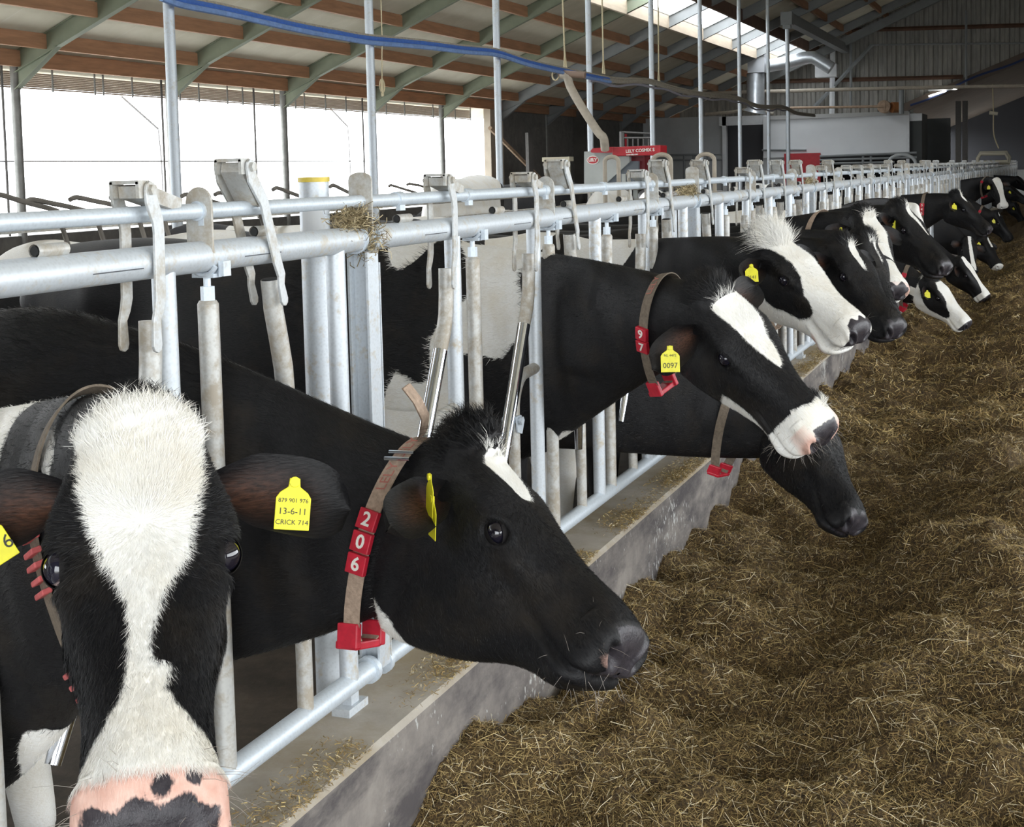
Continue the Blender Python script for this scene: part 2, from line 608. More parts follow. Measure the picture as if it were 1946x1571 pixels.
# right side and the end behind the camera
m = MB(); m.box2((R_WALL_X, BACK_Y, 0), (R_WALL_X + .12, GABLE_Y, 1.1)); m.box2((R_WALL_X, BACK_Y, 4.2), (R_WALL_X + .12, GABLE_Y, 5.3)); m.box2((R_WALL_X, 19, 1.1), (R_WALL_X + .12, GABLE_Y, 4.2))  # unseen side opening, its far stretch closed to cut daylight on the ceiling
finish(m.build('wall_right', CWALL, smooth=False), 'structure')
portal('right_side_portal', (R_WALL_X + .1, 7.5, 2.65), (0, math.radians(90), 0), 3.1, 23)
m = MB(); m.prism([(WALL_X, 0), (0.5, 0), (0.5, 4.0), (6.5, 4.0), (6.5, 0), (R_WALL_X, 0), (R_WALL_X, roofz(R_WALL_X) + .3), (RIDGE_X, roofz(RIDGE_X) + .3), (WALL_X, EAVE_Z + .3)], 1, BACK_Y - .12, BACK_Y)
finish(m.build('wall_front', CWALL, smooth=False), 'structure')
portal('front_door_portal', (3.5, BACK_Y - .06, 2.0), (math.radians(90), 0, 0), 6, 4.0)

# far gable: corrugated sheet
m = MB()
per, dep = 0.30, 0.05
xs = []
x = WALL_X
while x < R_WALL_X:
    xs += [(x, 0), (x + per * .38, 0), (x + per * .5, -dep), (x + per * .88, -dep)]
    x += per
V, Fq = [], []
for i, (x, d) in enumerate(xs):
    lo = 3.0 if x < -2.85 else 3.62 + .40 * (x + 2.8)
    hi = roofz(x) + .3
    lo = min(lo, hi - .01)
    V += [(x, GABLE_Y + d, lo), (x, GABLE_Y + d, hi)]
    if i:
        Fq.append((2 * i - 2, 2 * i, 2 * i + 1, 2 * i - 1))
m.add(V, Fq)
finish(m.build('wall_gable', GABLE, smooth=False), 'structure')
for (a, b, r, mt, nm) in (((1380, 157), (1830, 146), .07, WOOD_DARK, 'gable_rail'), ((1600, 58), (1946, 48), .07, WOOD_DARK, 'gable_rail'), ((1400, 104), (1560, 98), .06, WOOD_DARK, 'gable_rail')):
    p, q = at(*a, Y=GABLE_Y - .1), at(*b, Y=GABLE_Y - .1)
    m = MB(); m.tube([p, q], r, 4)
    finish(m.build(nm, mt, smooth=False), 'structure')
for a, b, r, mt in (((1658, 85), (1946, 82), .035, GREY_STEEL), ((1658, 85), (1546, 205), .07, GREY_STEEL), ((1583, 80), (1581, 232), .10, WHITE_PAINT), ((1836, 20), (1836, 165), .045, GREY_STEEL), ((1617, 78), (1617, 200), .05, GREY_STEEL)):
    p, q = at(*a, Y=GABLE_Y - .3), at(*b, Y=GABLE_Y - .3)
    m = MB(); m.tube([p, q], r, 6)
    finish(m.build('gable_brace' if abs(a[0] - b[0]) > 5 else 'gable_column', mt, smooth=False), 'structure')
# roof-edge truss just in front of the gable
m = MB(); slope_box(m, -8, RIDGE_X, GABLE_Y - .9, GABLE_Y - .7, -.25, 0.05)
finish(m.build('gable_rafter', GREY_STEEL, smooth=False), 'structure')

# lower hall beyond the gable: sloping soffit, dark end wall
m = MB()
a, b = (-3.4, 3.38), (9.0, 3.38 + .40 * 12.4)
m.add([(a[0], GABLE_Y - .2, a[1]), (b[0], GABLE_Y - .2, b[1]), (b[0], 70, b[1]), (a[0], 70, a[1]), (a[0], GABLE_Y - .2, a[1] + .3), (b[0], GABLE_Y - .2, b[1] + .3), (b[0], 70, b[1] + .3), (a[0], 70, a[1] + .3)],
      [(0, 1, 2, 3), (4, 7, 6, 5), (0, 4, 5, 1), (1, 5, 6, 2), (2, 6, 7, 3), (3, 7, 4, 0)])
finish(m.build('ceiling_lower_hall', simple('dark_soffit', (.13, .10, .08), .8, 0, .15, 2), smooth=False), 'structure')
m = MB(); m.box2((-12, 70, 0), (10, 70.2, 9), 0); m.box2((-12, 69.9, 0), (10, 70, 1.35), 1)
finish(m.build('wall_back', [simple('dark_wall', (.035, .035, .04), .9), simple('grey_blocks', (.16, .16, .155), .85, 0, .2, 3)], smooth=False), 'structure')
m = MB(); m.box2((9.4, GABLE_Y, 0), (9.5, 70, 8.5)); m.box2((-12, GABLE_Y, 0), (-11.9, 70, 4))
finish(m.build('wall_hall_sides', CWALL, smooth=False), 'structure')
for px in (1821, 1834):
    p = at(px, 300, Y=52)
    m = MB(); m.box2((p[0] - .09, 51.9, 0), (p[0] + .09, 52.1, 3.95))
    finish(m.build('hall_column', DARKSTEEL, smooth=False), 'structure')
p, q = at(1765, 183, Y=GABLE_Y - .5), at(1818, 166, Y=GABLE_Y - .5)
me_, nte, be = mat('lit_tube')
be.inputs['Emission Color'].default_value = (1, .96, .88, 1); be.inputs['Emission Strength'].default_value = 9
m = MB(); m.tube([p, p + (q - p) * .62], .03, 8); m.tube([q, q + (p - q) * .12], .03, 8); m.box((p + q) / 2 + np.array([0, .05, .07]), (np.linalg.norm(q - p), .05, .05), None, 1)
finish(m.build('tube_light', [me_, WHITE_PAINT]), None, 'lit fluorescent tube on the sloping edge of the lower roof', 'light')
p0, p1 = at(1730, 200, Y=GABLE_Y - .4), at(1960, 104, Y=GABLE_Y - .4)
m = MB(); m.tube([p0 + (p1 - p0) * t + np.array([0, 0, -.05 * math.sin(t * 9)]) for t in np.linspace(0, 1, 14)], .04, 6)
finish(m.build('cable_run', simple('dark_blue_cable', (.03, .05, .14), .6)), None, 'dark blue cable run along the lower roof edge, top right', 'cable')

# whitewashed back wall, door opening, white cabin
Yc = 45.0
def slab(name, mt, x0, y0, x1, y1, yy, th, zlo=None, kind='structure'):
    a, b = at(x0, y0, Y=yy), at(x1, y1, Y=yy)
    m = MB(); m.box2((min(a[0], b[0]), yy, b[2] if zlo is None else zlo), (max(a[0], b[0]), yy + th, a[2]))
    return finish(m.build(name, mt, smooth=False), kind)
slab('wall_whitewashed', WHITEWALL, 1110, 230, 1372, 292, Yc + .3, .2, 1.0)
slab('doorway_1', simple('doorway_shade', (.05, .05, .055), .7), 1372, 225, 1450, 340, Yc + .5, .1, 0)  # near-black slab, paints the shade inside the open doorway
slab('trim_door_lintel', WHITE_PAINT, 1366, 222, 1455, 236, Yc + .05, .2)
slab('trim_door_jamb', WHITE_PAINT, 1372, 222, 1381, 340, Yc + .05, .2, 0)
cab = slab('white_cabin', CABIN, 1450, 221, 1722, 293, Yc, 2.2, kind=None)
finish(cab, None, 'long white panelled cabin under the gable, above the railings', 'cabin')
a = at(1722, 216, Y=Yc)
m = MB(); m.box2((a[0], Yc - .02, 1.5), (a[0] + .1, Yc + .08, a[2] + .05)); m.build('corner_post', WHITE_PAINT, cab, smooth=False)
a = at(1464, 222, Y=Yc); b = at(1724, 222, Y=Yc)
m = MB(); m.box2((a[0], Yc - .06, a[2] - .1), (b[0] + .05, Yc + 2.2, a[2] + .03)); m.build('roof_edge', simple('cabin_edge', (.42, .42, .41), .7), cab, smooth=False)
slab('trim_cabin_side', GREYBOARD, 1722, 216, 1752, 340, Yc + .2, 2.0, 0)
slab('trim_cabin_corner', WHITE_PAINT, 1726, 216, 1752, 229, Yc + .15, .1)
slab('wall_grey_partition', GREYBOARD, 1752, 226, 1806, 340, Yc + 2.4, .12, 0)
slab('trim_cabin_plinth', WHITEWALL, 1450, 296, 1494, 330, Yc + .1, .1, 0)
slab('wall_opening_shade', BLACKBOX, 1450, 296, 1735, 340, Yc + 2.3, .1, 0)  # near-black sheet stands in for the unlit opening under the cabin
pn = slab('red_board', RED, 1490, 292, 1559, 330, Yc - .1, .08, .6, None)
finish(pn, None, 'plain red panel below the white cabin', 'panel')
# railings in front of the cabin and the wall
for nm, pts, lab in (('railing', [((1558, 297), (1742, 290)), ((1558, 304), (1742, 299)), ((1558, 311), (1700, 308)), ((1640, 297), (1640, 330)), ((1655, 297), (1655, 330))], 'grey tubular railing under the white cabin'),
                     ('railing', [((1200, 296), (1372, 293)), ((1200, 305), (1372, 303)), ((1225, 295), (1225, 330)), ((1300, 295), (1300, 330)), ((1318, 295), (1318, 330)), ((1335, 295), (1335, 330)), ((1345, 295), (1345, 330))], 'grey tubular railing in front of the whitewashed wall'),
                     ('railing', [((1450, 285), (1532, 285)), ((1450, 287), (1450, 283))], 'short grey rail fixed to the white cabin beside the dark doorway')):
    m = MB()
    yy = Yc - .35 if len(pts) > 2 else Yc - .03
    for q0, q1 in pts:
        p0, p1 = at(*q0, Y=yy), at(*q1, Y=yy)
        if abs(q0[0] - q1[0]) < 1 and len(pts) > 2:
            p1[2] = 0.0
        m.tube([p0, p1], .04, 6)
    finish(m.build(nm, GREY_STEEL), None, lab, 'railing')
# pipe across the gable, standard and motor
m = MB(); m.tube([at(1300, 178, Y=43.5), at(1713, 167, Y=43.5), at(1960, 163, Y=43.5)], .055, 8)
pipe = finish(m.build('overhead_pipe', TAN), None, 'long dusty pipe running across the barn in front of the gable', 'pipe')
m = MB(); m.tube([at(1713, 163, Y=43.6), at(1713, 216, Y=43.6)], .075, 8); m.build('standard', GREY_STEEL, pipe)
m = MB(); m.tube([at(1440, 206, Y=44.2), at(1684, 202, Y=44.2)], .04, 8)
finish(m.build('overhead_pipe', RUST), None, 'thinner rusty pipe lying low along the cabin roof', 'pipe')
m = MB(); m.tube([at(1340, 217, Y=44), at(1390, 213, Y=44), at(1420, 208, Y=44), at(1470, 216, Y=44)], .05, 8)
finish(m.build('overhead_pipe', TAN), None, 'short dusty pipe resting above the dark doorway', 'pipe')
c1 = at(1683, 203, Y=44.5)
mo = empty('winch_motor', c1, 'rusty orange winch motor on the cabin roof', 'motor')
m = MB(); m.tube([(-.03, -.3, 0), (-.03, .25, 0)], .20, 16); m.build('drum', RUST, mo)
m = MB(); m.tube([(.2, -.1, -.03), (.42, .05, -.03)], .17, 14); m.build('motor_housing', simple('orange_rust', (.42, .17, .06), .6), mo)
m = MB(); m.box((0, -.33, .02), (.05, .03, .36)); m.build('bracket', RUST, mo, smooth=False)
# ventilation duct
a = at(1440, 130, Y=43)
du = empty('air_duct', a, 'silver spiral air duct rising from the doorway and bending to the gable', 'duct')
inv = -np.array(a)
m = MB(); m.tube([at(1436, 140, Y=43) + inv, at(1436, 205, Y=43) + inv, at(1434, 214, Y=43) + inv], [.28, .28, .38], 16); m.build('riser', DUCT, du)
b0, b1 = at(1424, 104, Y=43) + inv, at(1456, 138, Y=43) + inv
m = MB(); m.box((b0 + b1) / 2, (abs(b1[0] - b0[0]), .6, abs(b1[2] - b0[2]))); m.build('duct_box', simple('duct_box_grey', (.45, .47, .5), .5, .3), du, smooth=False)
m = MB(); m.tube([at(*q, Y=43.4) + inv for q in ((1456, 126), (1490, 120), (1530, 110), (1545, 109), (1555, 114), (1580, 130))], .20, 16); m.build('branch', DUCT, du)
b0, b1 = at(1551, 124, Y=44.5) + inv, at(1592, 146, Y=44.5) + inv
m = MB(); m.box((b0 + b1) / 2, (abs(b1[0] - b0[0]), .5, abs(b1[2] - b0[2]))); m.build('outlet_box', WHITE_PAINT, du, smooth=False)

# ------------------------------------------------------------------ roof poles
POLE_X = -5.1
ordn = ['nearest', 'second', 'third', 'fourth', 'fifth', 'sixth', 'seventh', 'eighth']
pole_y = []
for i, px in enumerate((327, 705.5, 946, 1120.5, 1239, 1331.5, 1405.5, 1460)):
    p = at(px, 175, X=POLE_X)
    pole_y.append(p[1])
    e = empty('roof_pole', (POLE_X, p[1], 0), ('galvanised roof pole nearest the camera, left end of the pole row' if i == 0 else 'galvanised roof pole, %s in the row counted from the camera' % ordn[i]), 'pole', 'galvanised roof poles')
    m = MB(); m.tube([(0, 0, 0), (0, 0, roofz(POLE_X) + .05)], .045, 16); m.build('shaft', POLE, e)
    m = MB(); m.tube([(0, 0, 0), (0, 0, .02)], .10, 12); m.build('base_plate', POLE, e)
p = at(1497, 180, X=POLE_X)
pole_y.append(p[1])
zt = at(1495, 35, X=POLE_X)[2]
e = empty('roof_pole', (POLE_X, p[1], 0), 'galvanised pole carrying the box end of the grey beam', 'pole', 'galvanised roof poles')
m = MB(); m.tube([(0, 0, 0), (0, 0, zt - .28)], .055, 14); m.build('shaft', POLE, e)
m = MB(); m.box((0, 0, zt), (.30, .30, .34)); m.box((0, 0, zt - .22), (.2, .2, .1)); m.build('head_box', GREY_STEEL, e, smooth=False)
m = MB(); m.box2((POLE_X - .12, p[1] + .1, zt - .12), (POLE_X + .12, GABLE_Y, zt + .16))
finish(m.build('girder', GREY_STEEL, smooth=False), 'structure')

# hose bundle sagging from pole to pole
HX = POLE_X + .12
key = [(300, -14), (340, 0), (430, 18), (560, 48), (640, 63), (700, 73), (800, 82), (880, 92), (940, 98), (1000, 117), (1060, 131), (1118, 143), (1170, 152), (1233, 154), (1280, 168), (1330, 178), (1370, 182), (1404, 187), (1435, 200), (1460, 203), (1480, 202), (1496, 206), (1515, 215), (1548, 219)]
P = [at(x, y, X=HX) for x, y in key]
e = empty('hose_bundle', P[8], 'blue hose and dusty cables sagging along the row of roof poles', 'hose')
o0 = np.array(P[8])
def smooth_path(P, n=4):
    P = [np.array(p) for p in P]
    out = []
    for i in range(len(P) - 1):
        p0, p1, p2, p3 = P[max(i - 1, 0)], P[i], P[i + 1], P[min(i + 2, len(P) - 1)]
        for t in np.linspace(0, 1, n, endpoint=False):
            out.append(.5 * ((2 * p1) + (-p0 + p2) * t + (2 * p0 - 5 * p1 + 4 * p2 - p3) * t * t + (-p0 + 3 * p1 - 3 * p2 + p3) * t ** 3))
    return out + [P[-1]]
SP = smooth_path(P)
m = MB(); m.tube([p - o0 for p in SP[:48]], .030, 8); m.build('blue_hose', BLUE, e)
m = MB(); m.tube([p - o0 + (0.03, 0, -.045) for p in SP[:48]], .026, 8); m.build('light_blue_hose', BLUE2, e)
m = MB(); m.tube([p - o0 + (0.0, 0, .03) for p in SP], .018, 6); m.build('cable', CABLE, e)
m = MB(); m.tube([p - o0 + (0.0, 0, -.02) for p in SP[46:]], .035, 6); m.build('cable', CABLE, e)
m = MB(); m.tube([p - o0 + (0.02, 0, -.085 + .02 * math.sin(i * 1.3)) for i, p in enumerate(SP[44:84])], .02, 6); m.build('cable', simple('grey_lilac_cable', (.25, .24, .28), .7), e)
for i, (x0, y0, x1, y1, lab) in enumerate(((1069, -8, 1074, 128, 'rope hanging above the feed pipe'), (1144, -8, 1147, 140, 'rope hanging right of the fourth roof pole'), (1251, 28, 1252, 156, 'rope hanging right of the fifth roof pole'), (726, 70, 726, 150, 'thin cord with a loop hanging right of the second roof pole'))):
    X = HX - .05 if i < 3 else -7.5
    a, b = at(x0, y0, X=X), at(x1, y1, X=X)
    top = np.array([a[0], a[1], roofz(a[0]) + .28])
    m = MB(); m.tube([top, a, (a + b) / 2, b], .012 if i < 3 else .008, 6)
    if i < 3:
        m.tube([b + (0, .0, .25), b + (0, -.05, 0)], .010, 5)
        m.tube([b + (0, .0, .25), b + (0, .07, 0)], .010, 5)
    else:
        m.tube([b + (0, .08 * math.sin(t), -.1 + .1 * math.cos(t)) for t in np.linspace(0, 6.28, 14)], .008, 5)
        m.tube([b, b + (0, 0, -.25)], .02, 6)
    finish(m.build('hanging_rope', ROPE), None, lab, 'rope')

# ------------------------------------------------------------------ concentrate feeder
FY = 19.0
def fp(x, y, dy=0):
    return at(x, y, Y=FY + dy)
c = fp(1150, 330)
fd = empty('concentrate_feeder', (c[0], FY, 0), 'red and grey concentrate feeder with lettered red beam behind the fence', 'feeder')
o0 = np.array([c[0], FY, 0])
m = MB()
pl = [fp(1110, 288), fp(1196, 284), fp(1196, 308), fp(1150, 350), fp(1110, 350)]
m.prism([(q[0] - o0[0], q[2]) for q in pl], 1, 0, .7)
for lx in (pl[0][0] - o0[0] + .05, pl[1][0] - o0[0] - .1):
    for ly in (.05, .62):
        m.box2((lx - .03, ly - .03, 0), (lx + .03, ly + .03, 1.7))
m.build('hopper', simple('hopper_grey', (.40, .42, .40), .6, .1, .08, 4), fd, smooth=False)
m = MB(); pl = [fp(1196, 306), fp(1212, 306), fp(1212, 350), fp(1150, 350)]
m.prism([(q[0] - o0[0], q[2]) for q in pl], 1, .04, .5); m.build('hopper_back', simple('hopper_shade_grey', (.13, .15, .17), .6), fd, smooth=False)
m = MB(); pl = [fp(1172, 280), fp(1264, 276), fp(1264, 295), fp(1174, 297)]
m.prism([(q[0] - o0[0], q[2]) for q in pl], 1, -.25, .1)
beam = m.build('red_beam', RED, fd, smooth=False, bevel=.01)
m = MB(); pl = [fp(1126, 287), fp(1130, 282), fp(1168, 279), fp(1172, 283), fp(1170, 290), fp(1128, 290)]
m.prism([(q[0] - o0[0], q[2]) for q in pl], 1, -.1, .5); m.build('hopper_lid', RED, fd, smooth=False)
m = MB(); a, b = fp(1195, 297), fp(1222, 345)
m.box2((a[0] - o0[0], .1, b[2]), (b[0] - o0[0], .4, a[2])); m.build('red_column', simple('dark_red_paint', (.16, .01, .015), .5), fd, smooth=False)
def facing(c, s=1.0):
    """Matrix for lettering that faces -Y at c."""
    return Matrix.Translation(Vector(c)) @ Matrix(((1, 0, 0, 0), (0, 0, -1, 0), (0, 1, 0, 0), (0, 0, 0, 1)))
q = at(1216, 286, Y=FY - .26) - o0
mw = facing((q[0], -.253, q[2])) @ Matrix.Rotation(math.radians(2.0), 4, 'Z')
text_mesh('lettering', 'LELY COSMIX S', .062, WHITE_PLASTIC, beam, mw, .002, .0015)
q = at(1201, 293.5, Y=FY - .26) - o0
text_mesh('lettering', 'www.lely.com', .030, WHITE_PLASTIC, beam, facing((q[0], -.253, q[2])) @ Matrix.Rotation(math.radians(2.0), 4, 'Z'), .002, .001)
q = fp(1127, 304) - o0
def disc(mb, c, rx, rz, y, n=28, mi=0):
    P = [(c[0] + rx * math.cos(t), y, c[2] + rz * math.sin(t)) for t in np.linspace(0, 2 * math.pi, n, endpoint=False)]
    mb.add(P + [(p[0], y + .01, p[2]) for p in P], [tuple(range(n)), tuple(range(2 * n - 1, n - 1, -1))] + [(i, (i + 1) % n, n + (i + 1) % n, n + i) for i in range(n)], mi)
m = MB(); disc(m, q, .092, .062, -.012, mi=0); disc(m, q, .08, .051, -.016, mi=1)
bd = m.build('oval_badge', [WHITE_PLASTIC, RED], fd, smooth=False)
text_mesh('lettering', 'LELY', .062, WHITE_PLASTIC, bd, facing((q[0], -.018, q[2])), .001, .003)
# feed pipe dropping to the feeder
P = smooth_path([at(1066, 141, Y=18.6), at(1078, 146, Y=18.6), at(1084, 165, Y=18.6), at(1104, 201, Y=18.6), at(1136, 250, Y=18.6), at(1147, 262, Y=18.6), at(1150, 284, Y=18.7)], 4)
pp = empty('feed_pipe', P[0], 'dusty grey feed pipe dropping from the ceiling line to the red feeder', 'pipe')
m = MB(); m.tube([p - P[0] for p in P], .062, 12); m.build('drop_tube', TAN, pp)
m = MB(); a, b = at(1062, 139, Y=18.6), at(1112, 143, Y=18.6)
m.tube([a - P[0], b - P[0]], .05, 10); m.build('auger_tube', simple('auger_brown', (.22, .15, .11), .7), pp)
m = MB(); m.tube([a - P[0] + (.05 * math.cos(t) - .05, 0, .07 * math.sin(t) - .03) for t in np.linspace(0, 6.28, 12)], .012, 6); m.build('wire_loop', ROPE, pp)
# gate behind the feeder
m = MB()
for x in (1182, 1193, 1203, 1213, 1223, 1233):
    m.tube([at(x, 262, Y=24), at(x, 330, Y=24)], .015, 6)
q0 = at(1182, 250, Y=24); m.tube([q0, (q0[0], 24, 0)], .05, 6); q0 = at(1240, 252, Y=24); m.tube([q0, (q0[0], 24, 0)], .03, 6); m.tube([at(1182, 328, Y=24), at(1240, 328, Y=24)], .02, 6); m.tube([at(1182, 251, Y=24), at(1240, 254, Y=24)], .02, 6); m.tube([at(1182, 262, Y=24), at(1240, 262, Y=24)], .02, 6)
finish(m.build('barred_gate', DARKSTEEL), None, 'dark barred gate standing behind the red feeder', 'gate')
m = MB(); m.box((at(1188, 278, Y=24.1)), (.07, .05, .45)); finish(m.build('red_post', RED, smooth=False), None, 'short red post beside the dark barred gate', 'post')
# equipment in the dim corner
for (x0, y0, x1, y1, mt, lab) in ((1030, 299, 1082, 306, simple('cream_box', (.5, .46, .34), .6), 'low cream box on a rail in the dim corner'), (998, 252, 1006, 345, DARKSTEEL, 'dark upright steel post in the dim corner')):
    a, b = at(x0, y0, Y=30), at(x1, y1, Y=30)
    m = MB(); m.box2((a[0], 30, min(a[2], b[2]) if x0 > 1020 else 0), (b[0], 30.3, a[2]))
    if x0 > 1020:
        for xx in (a[0] + .06, b[0] - .06):
            m.tube([(xx, 30.15, 0), (xx, 30.15, b[2])], .03, 6)
    finish(m.build('equipment_box' if x0 > 1020 else 'steel_post', mt, smooth=False), None, lab, 'box' if x0 > 1020 else 'post')
m = MB(); q0, q1 = at(958, 270, X=-10.5), at(1000, 312, X=-10.5); m.tube([q0 + (q0 - q1) * .6, q0, q1, q1 + (q1 - q0) * q1[2] / (q0[2] - q1[2])], .05, 6); finish(m.build('diagonal_stay', RUST), None, 'rusty diagonal stay leaning in the dim corner past the pier', 'stay')
slab('wall_dim_partition', simple('dim_wall', (.10, .095, .085), .9, 0, .2, 1.5), 975, 215, 1112, 345, 38, .2, 0)
# tube hoops (head loops of the gates further back)
for x0, x1, y0, yb, Y, lab in ((1150, 1176, 298, 350, 13, 'pale tube hoop in front of the grey feeder hopper'), (1241, 1275, 294, 345, 12.5, 'pale tube hoop behind the raised latch right of the red beam'), (1325, 1358, 293, 345, 14, 'pale tube hoop in front of the whitewashed wall'), (1043, 1062, 310, 345, 22, 'dark tube hoop left of the feeder'), (1688, 1740, 294, 335, 30, 'wide grey tube hoop under the end of the white cabin')):
    a, b = at(x0, yb, Y=Y), at(x1, yb, Y=Y)
    t = at(x0, y0, Y=Y)[2]
    r = .022 if Y < 20 else .035
    w = b[0] - a[0]
    P = [(a[0], Y, 0), (a[0], Y, t - .35 * w)] + [(a[0] + w / 2 - w / 2 * math.cos(u), Y, t - .35 * w + .35 * w * math.sin(u)) for u in np.linspace(.3, 2.84, 7)] + [(b[0], Y, t - .35 * w), (b[0], Y, 0)]
    m = MB(); m.tube(P, r, 8)
    finish(m.build('tube_hoop', TAN if Y < 20 else GREY_STEEL), None, lab, 'hoop')
# feeding ring on a cord, far right
ce = at(1888, 300, Y=44)
rg = empty('hoisted_tube_gate', ce, 'pale tubular frame hanging on a cord over the far end of the fence', 'frame')
m = MB()
for w, h, dy in ((.46, .16, 0), (.42, .12, -.5)):
    m.tube([(-w, dy, -h), (-w, dy, 0), (-w + .08, dy, h), (w - .08, dy, h), (w, dy, 0), (w, dy, -h), (-w, dy, -h)], .05, 8)
m.build('tube_frame', simple('dusty_cream', (.50, .46, .36), .7), rg)
b = at(1898, 282, Y=44) - ce; t = at(1886, 160, Y=44) - ce; q = at(1888, 215, Y=44) - ce
m = MB(); m.tube(smooth_path([t, (t + q) / 2, q, q + (b - q) * .6 + (-.08, 0, 0), b]), .02, 6); m.build('cord', ROPE, rg)
m = MB(); m.tube([q + (-.12, 0, .02), q + (.12, 0, -.02)], [.06, .05], 8); m.build('toggle', simple('dusty_cream2', (.50, .46, .36), .7), rg)

# ------------------------------------------------------------------ kerb
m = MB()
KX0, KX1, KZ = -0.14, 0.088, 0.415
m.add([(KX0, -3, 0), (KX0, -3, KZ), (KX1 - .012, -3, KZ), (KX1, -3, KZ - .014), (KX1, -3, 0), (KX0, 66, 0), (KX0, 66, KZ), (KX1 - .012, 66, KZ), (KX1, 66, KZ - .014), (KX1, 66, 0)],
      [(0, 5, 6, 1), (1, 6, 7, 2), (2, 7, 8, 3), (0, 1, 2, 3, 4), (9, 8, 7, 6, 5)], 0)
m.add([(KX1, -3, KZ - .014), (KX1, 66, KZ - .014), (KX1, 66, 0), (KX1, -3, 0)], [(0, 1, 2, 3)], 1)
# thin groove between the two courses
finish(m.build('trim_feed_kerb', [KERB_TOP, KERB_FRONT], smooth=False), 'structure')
# ------------------------------------------------------------------ feed fence
RZ, TZ, LZ = 1.600, 1.690, 0.540
RR, TR, LR = 0.0308, 0.0155, 0.0255
FR, SR, AR, ER = 0.0228, 0.0212, 0.0212, 0.0185


ADJ = .142


SEAM = simple('weld_seam', (.13, .14, .16), .5, .3)


def fixed_bar_mb(f):
    m = MB(); m.tube([(0, f, LZ), (0, f, RZ)], FR, 16)
    return m


def adjust_bar_mb(f):
    y = f + ADJ
    m = MB()
    m.tube([(0, y, LZ), (0, y, 1.505)], AR, 12)
    m.tube([(0, y, 1.505), (0, y, 1.512)], [AR, .017], 12)
    return m


def adjust_bolt_mb(f):
    y = f + ADJ
    m = MB()
    m.tube([(0, y, 1.508), (0, y, 1.540)], .014, 6)
    m.tube([(0, y, 1.53), (0, y, 1.56)], .0075, 8)
    P = [(.032 * math.sin(a), y, RZ - .034 * math.cos(a) - .004) for a in np.linspace(-1.1, 1.1, 9)]
    for dy in (-.012, .012):
        m.tube([(p[0], y + dy, p[2]) for p in P], .005, 6)
    m.box((0.0, y, 1.562), (.05, .03, .008)); m.box((.034, y + .012, 1.575), (.012, .026, .03))
    return m


def elbow_mb(f, z):
    P = [(0, f - .205, LZ)] + [(0, f - .205, z - .14)]
    P += [(0, f - .205 + .10 * (1 - math.cos(a)), z - .115 + .115 * math.sin(a)) for a in np.linspace(.25, 1.45, 7)] + [(0, f - .01, z + .004)]
    m = MB(); m.tube(P, ER, 12)
    return m


def swing_open_mb(f):
    P = [(0, f - .047, 1.492), (0, f - .05, 1.42), (0, f - .056, 1.365), (0, f - .075, 1.315), (0, f - .10, 1.27), (0, f - .20, 1.08), (0, f - .305, .885), (0, f - .365, .775)]
    m = MB(); m.tube(P, [SR, SR, SR, SR, SR * .97, SR * .95, SR * .93, .014], 14, caps=True, seg_mi=[0, 0, 0, 0, 1, 1, 1])
    return m


def swing_closed_mb(f):
    P = [(0, f - .288, 1.535), (0, f - .28, 1.47), (0, f - .262, 1.40), (0, f - .248, 1.34), (0, f - .242, 1.28), (0, f - .235, .95), (0, f - .232, .77)]
    m = MB(); m.tube(P, [SR, SR, SR, SR, SR * .97, SR * .94, .014], 14, caps=False, seg_mi=[0, 0, 0, 0, 1, 1])
    # open tube end: near-black plug stands in for the shaded bore
    m.tube([(0, f - .2905, 1.537), (0, f - .283, 1.47)], .0165, 14, mi=2)
    return m


def pivot_mb(f):
    m = MB()
    m.tube([(-.03, f - .225, .985), (.034, f - .225, .985)], .0085, 8)
    m.tube([(.03, f - .225, .985), (.038, f - .225, .985)], .014, 6)
    m.prism([(f - .245, 1.0), (f - .205, 1.0), (f - .185, .965), (f - .20, .94), (f - .235, .95)], 0, .020, .025)
    return m


def strip_poly(pts, w):
    """2D ribbon polygon round a centre line, rounded ends."""
    pts = [np.array(p, float) for p in pts]
    n = len(pts)
    L, R = [], []
    for i in range(n):
        t = pts[min(i + 1, n - 1)] - pts[max(i - 1, 0)]
        t /= np.linalg.norm(t)
        nrm = np.array([-t[1], t[0]])
        wi = w[i] if not np.isscalar(w) else w
        L.append(pts[i] + nrm * wi / 2); R.append(pts[i] - nrm * wi / 2)
    return [tuple(p) for p in L + _cap(pts[-1], L[-1], R[-1]) + R[::-1] + _cap(pts[0], R[0], L[0])]


def _cap(c, a, b):
    e = a - c
    out = []
    for u in (.25, .5, .75):
        ang = -math.pi * u
        out.append(c + np.array([e[0] * math.cos(ang) - e[1] * math.sin(ang), e[0] * math.sin(ang) + e[1] * math.cos(ang)]))
    return out


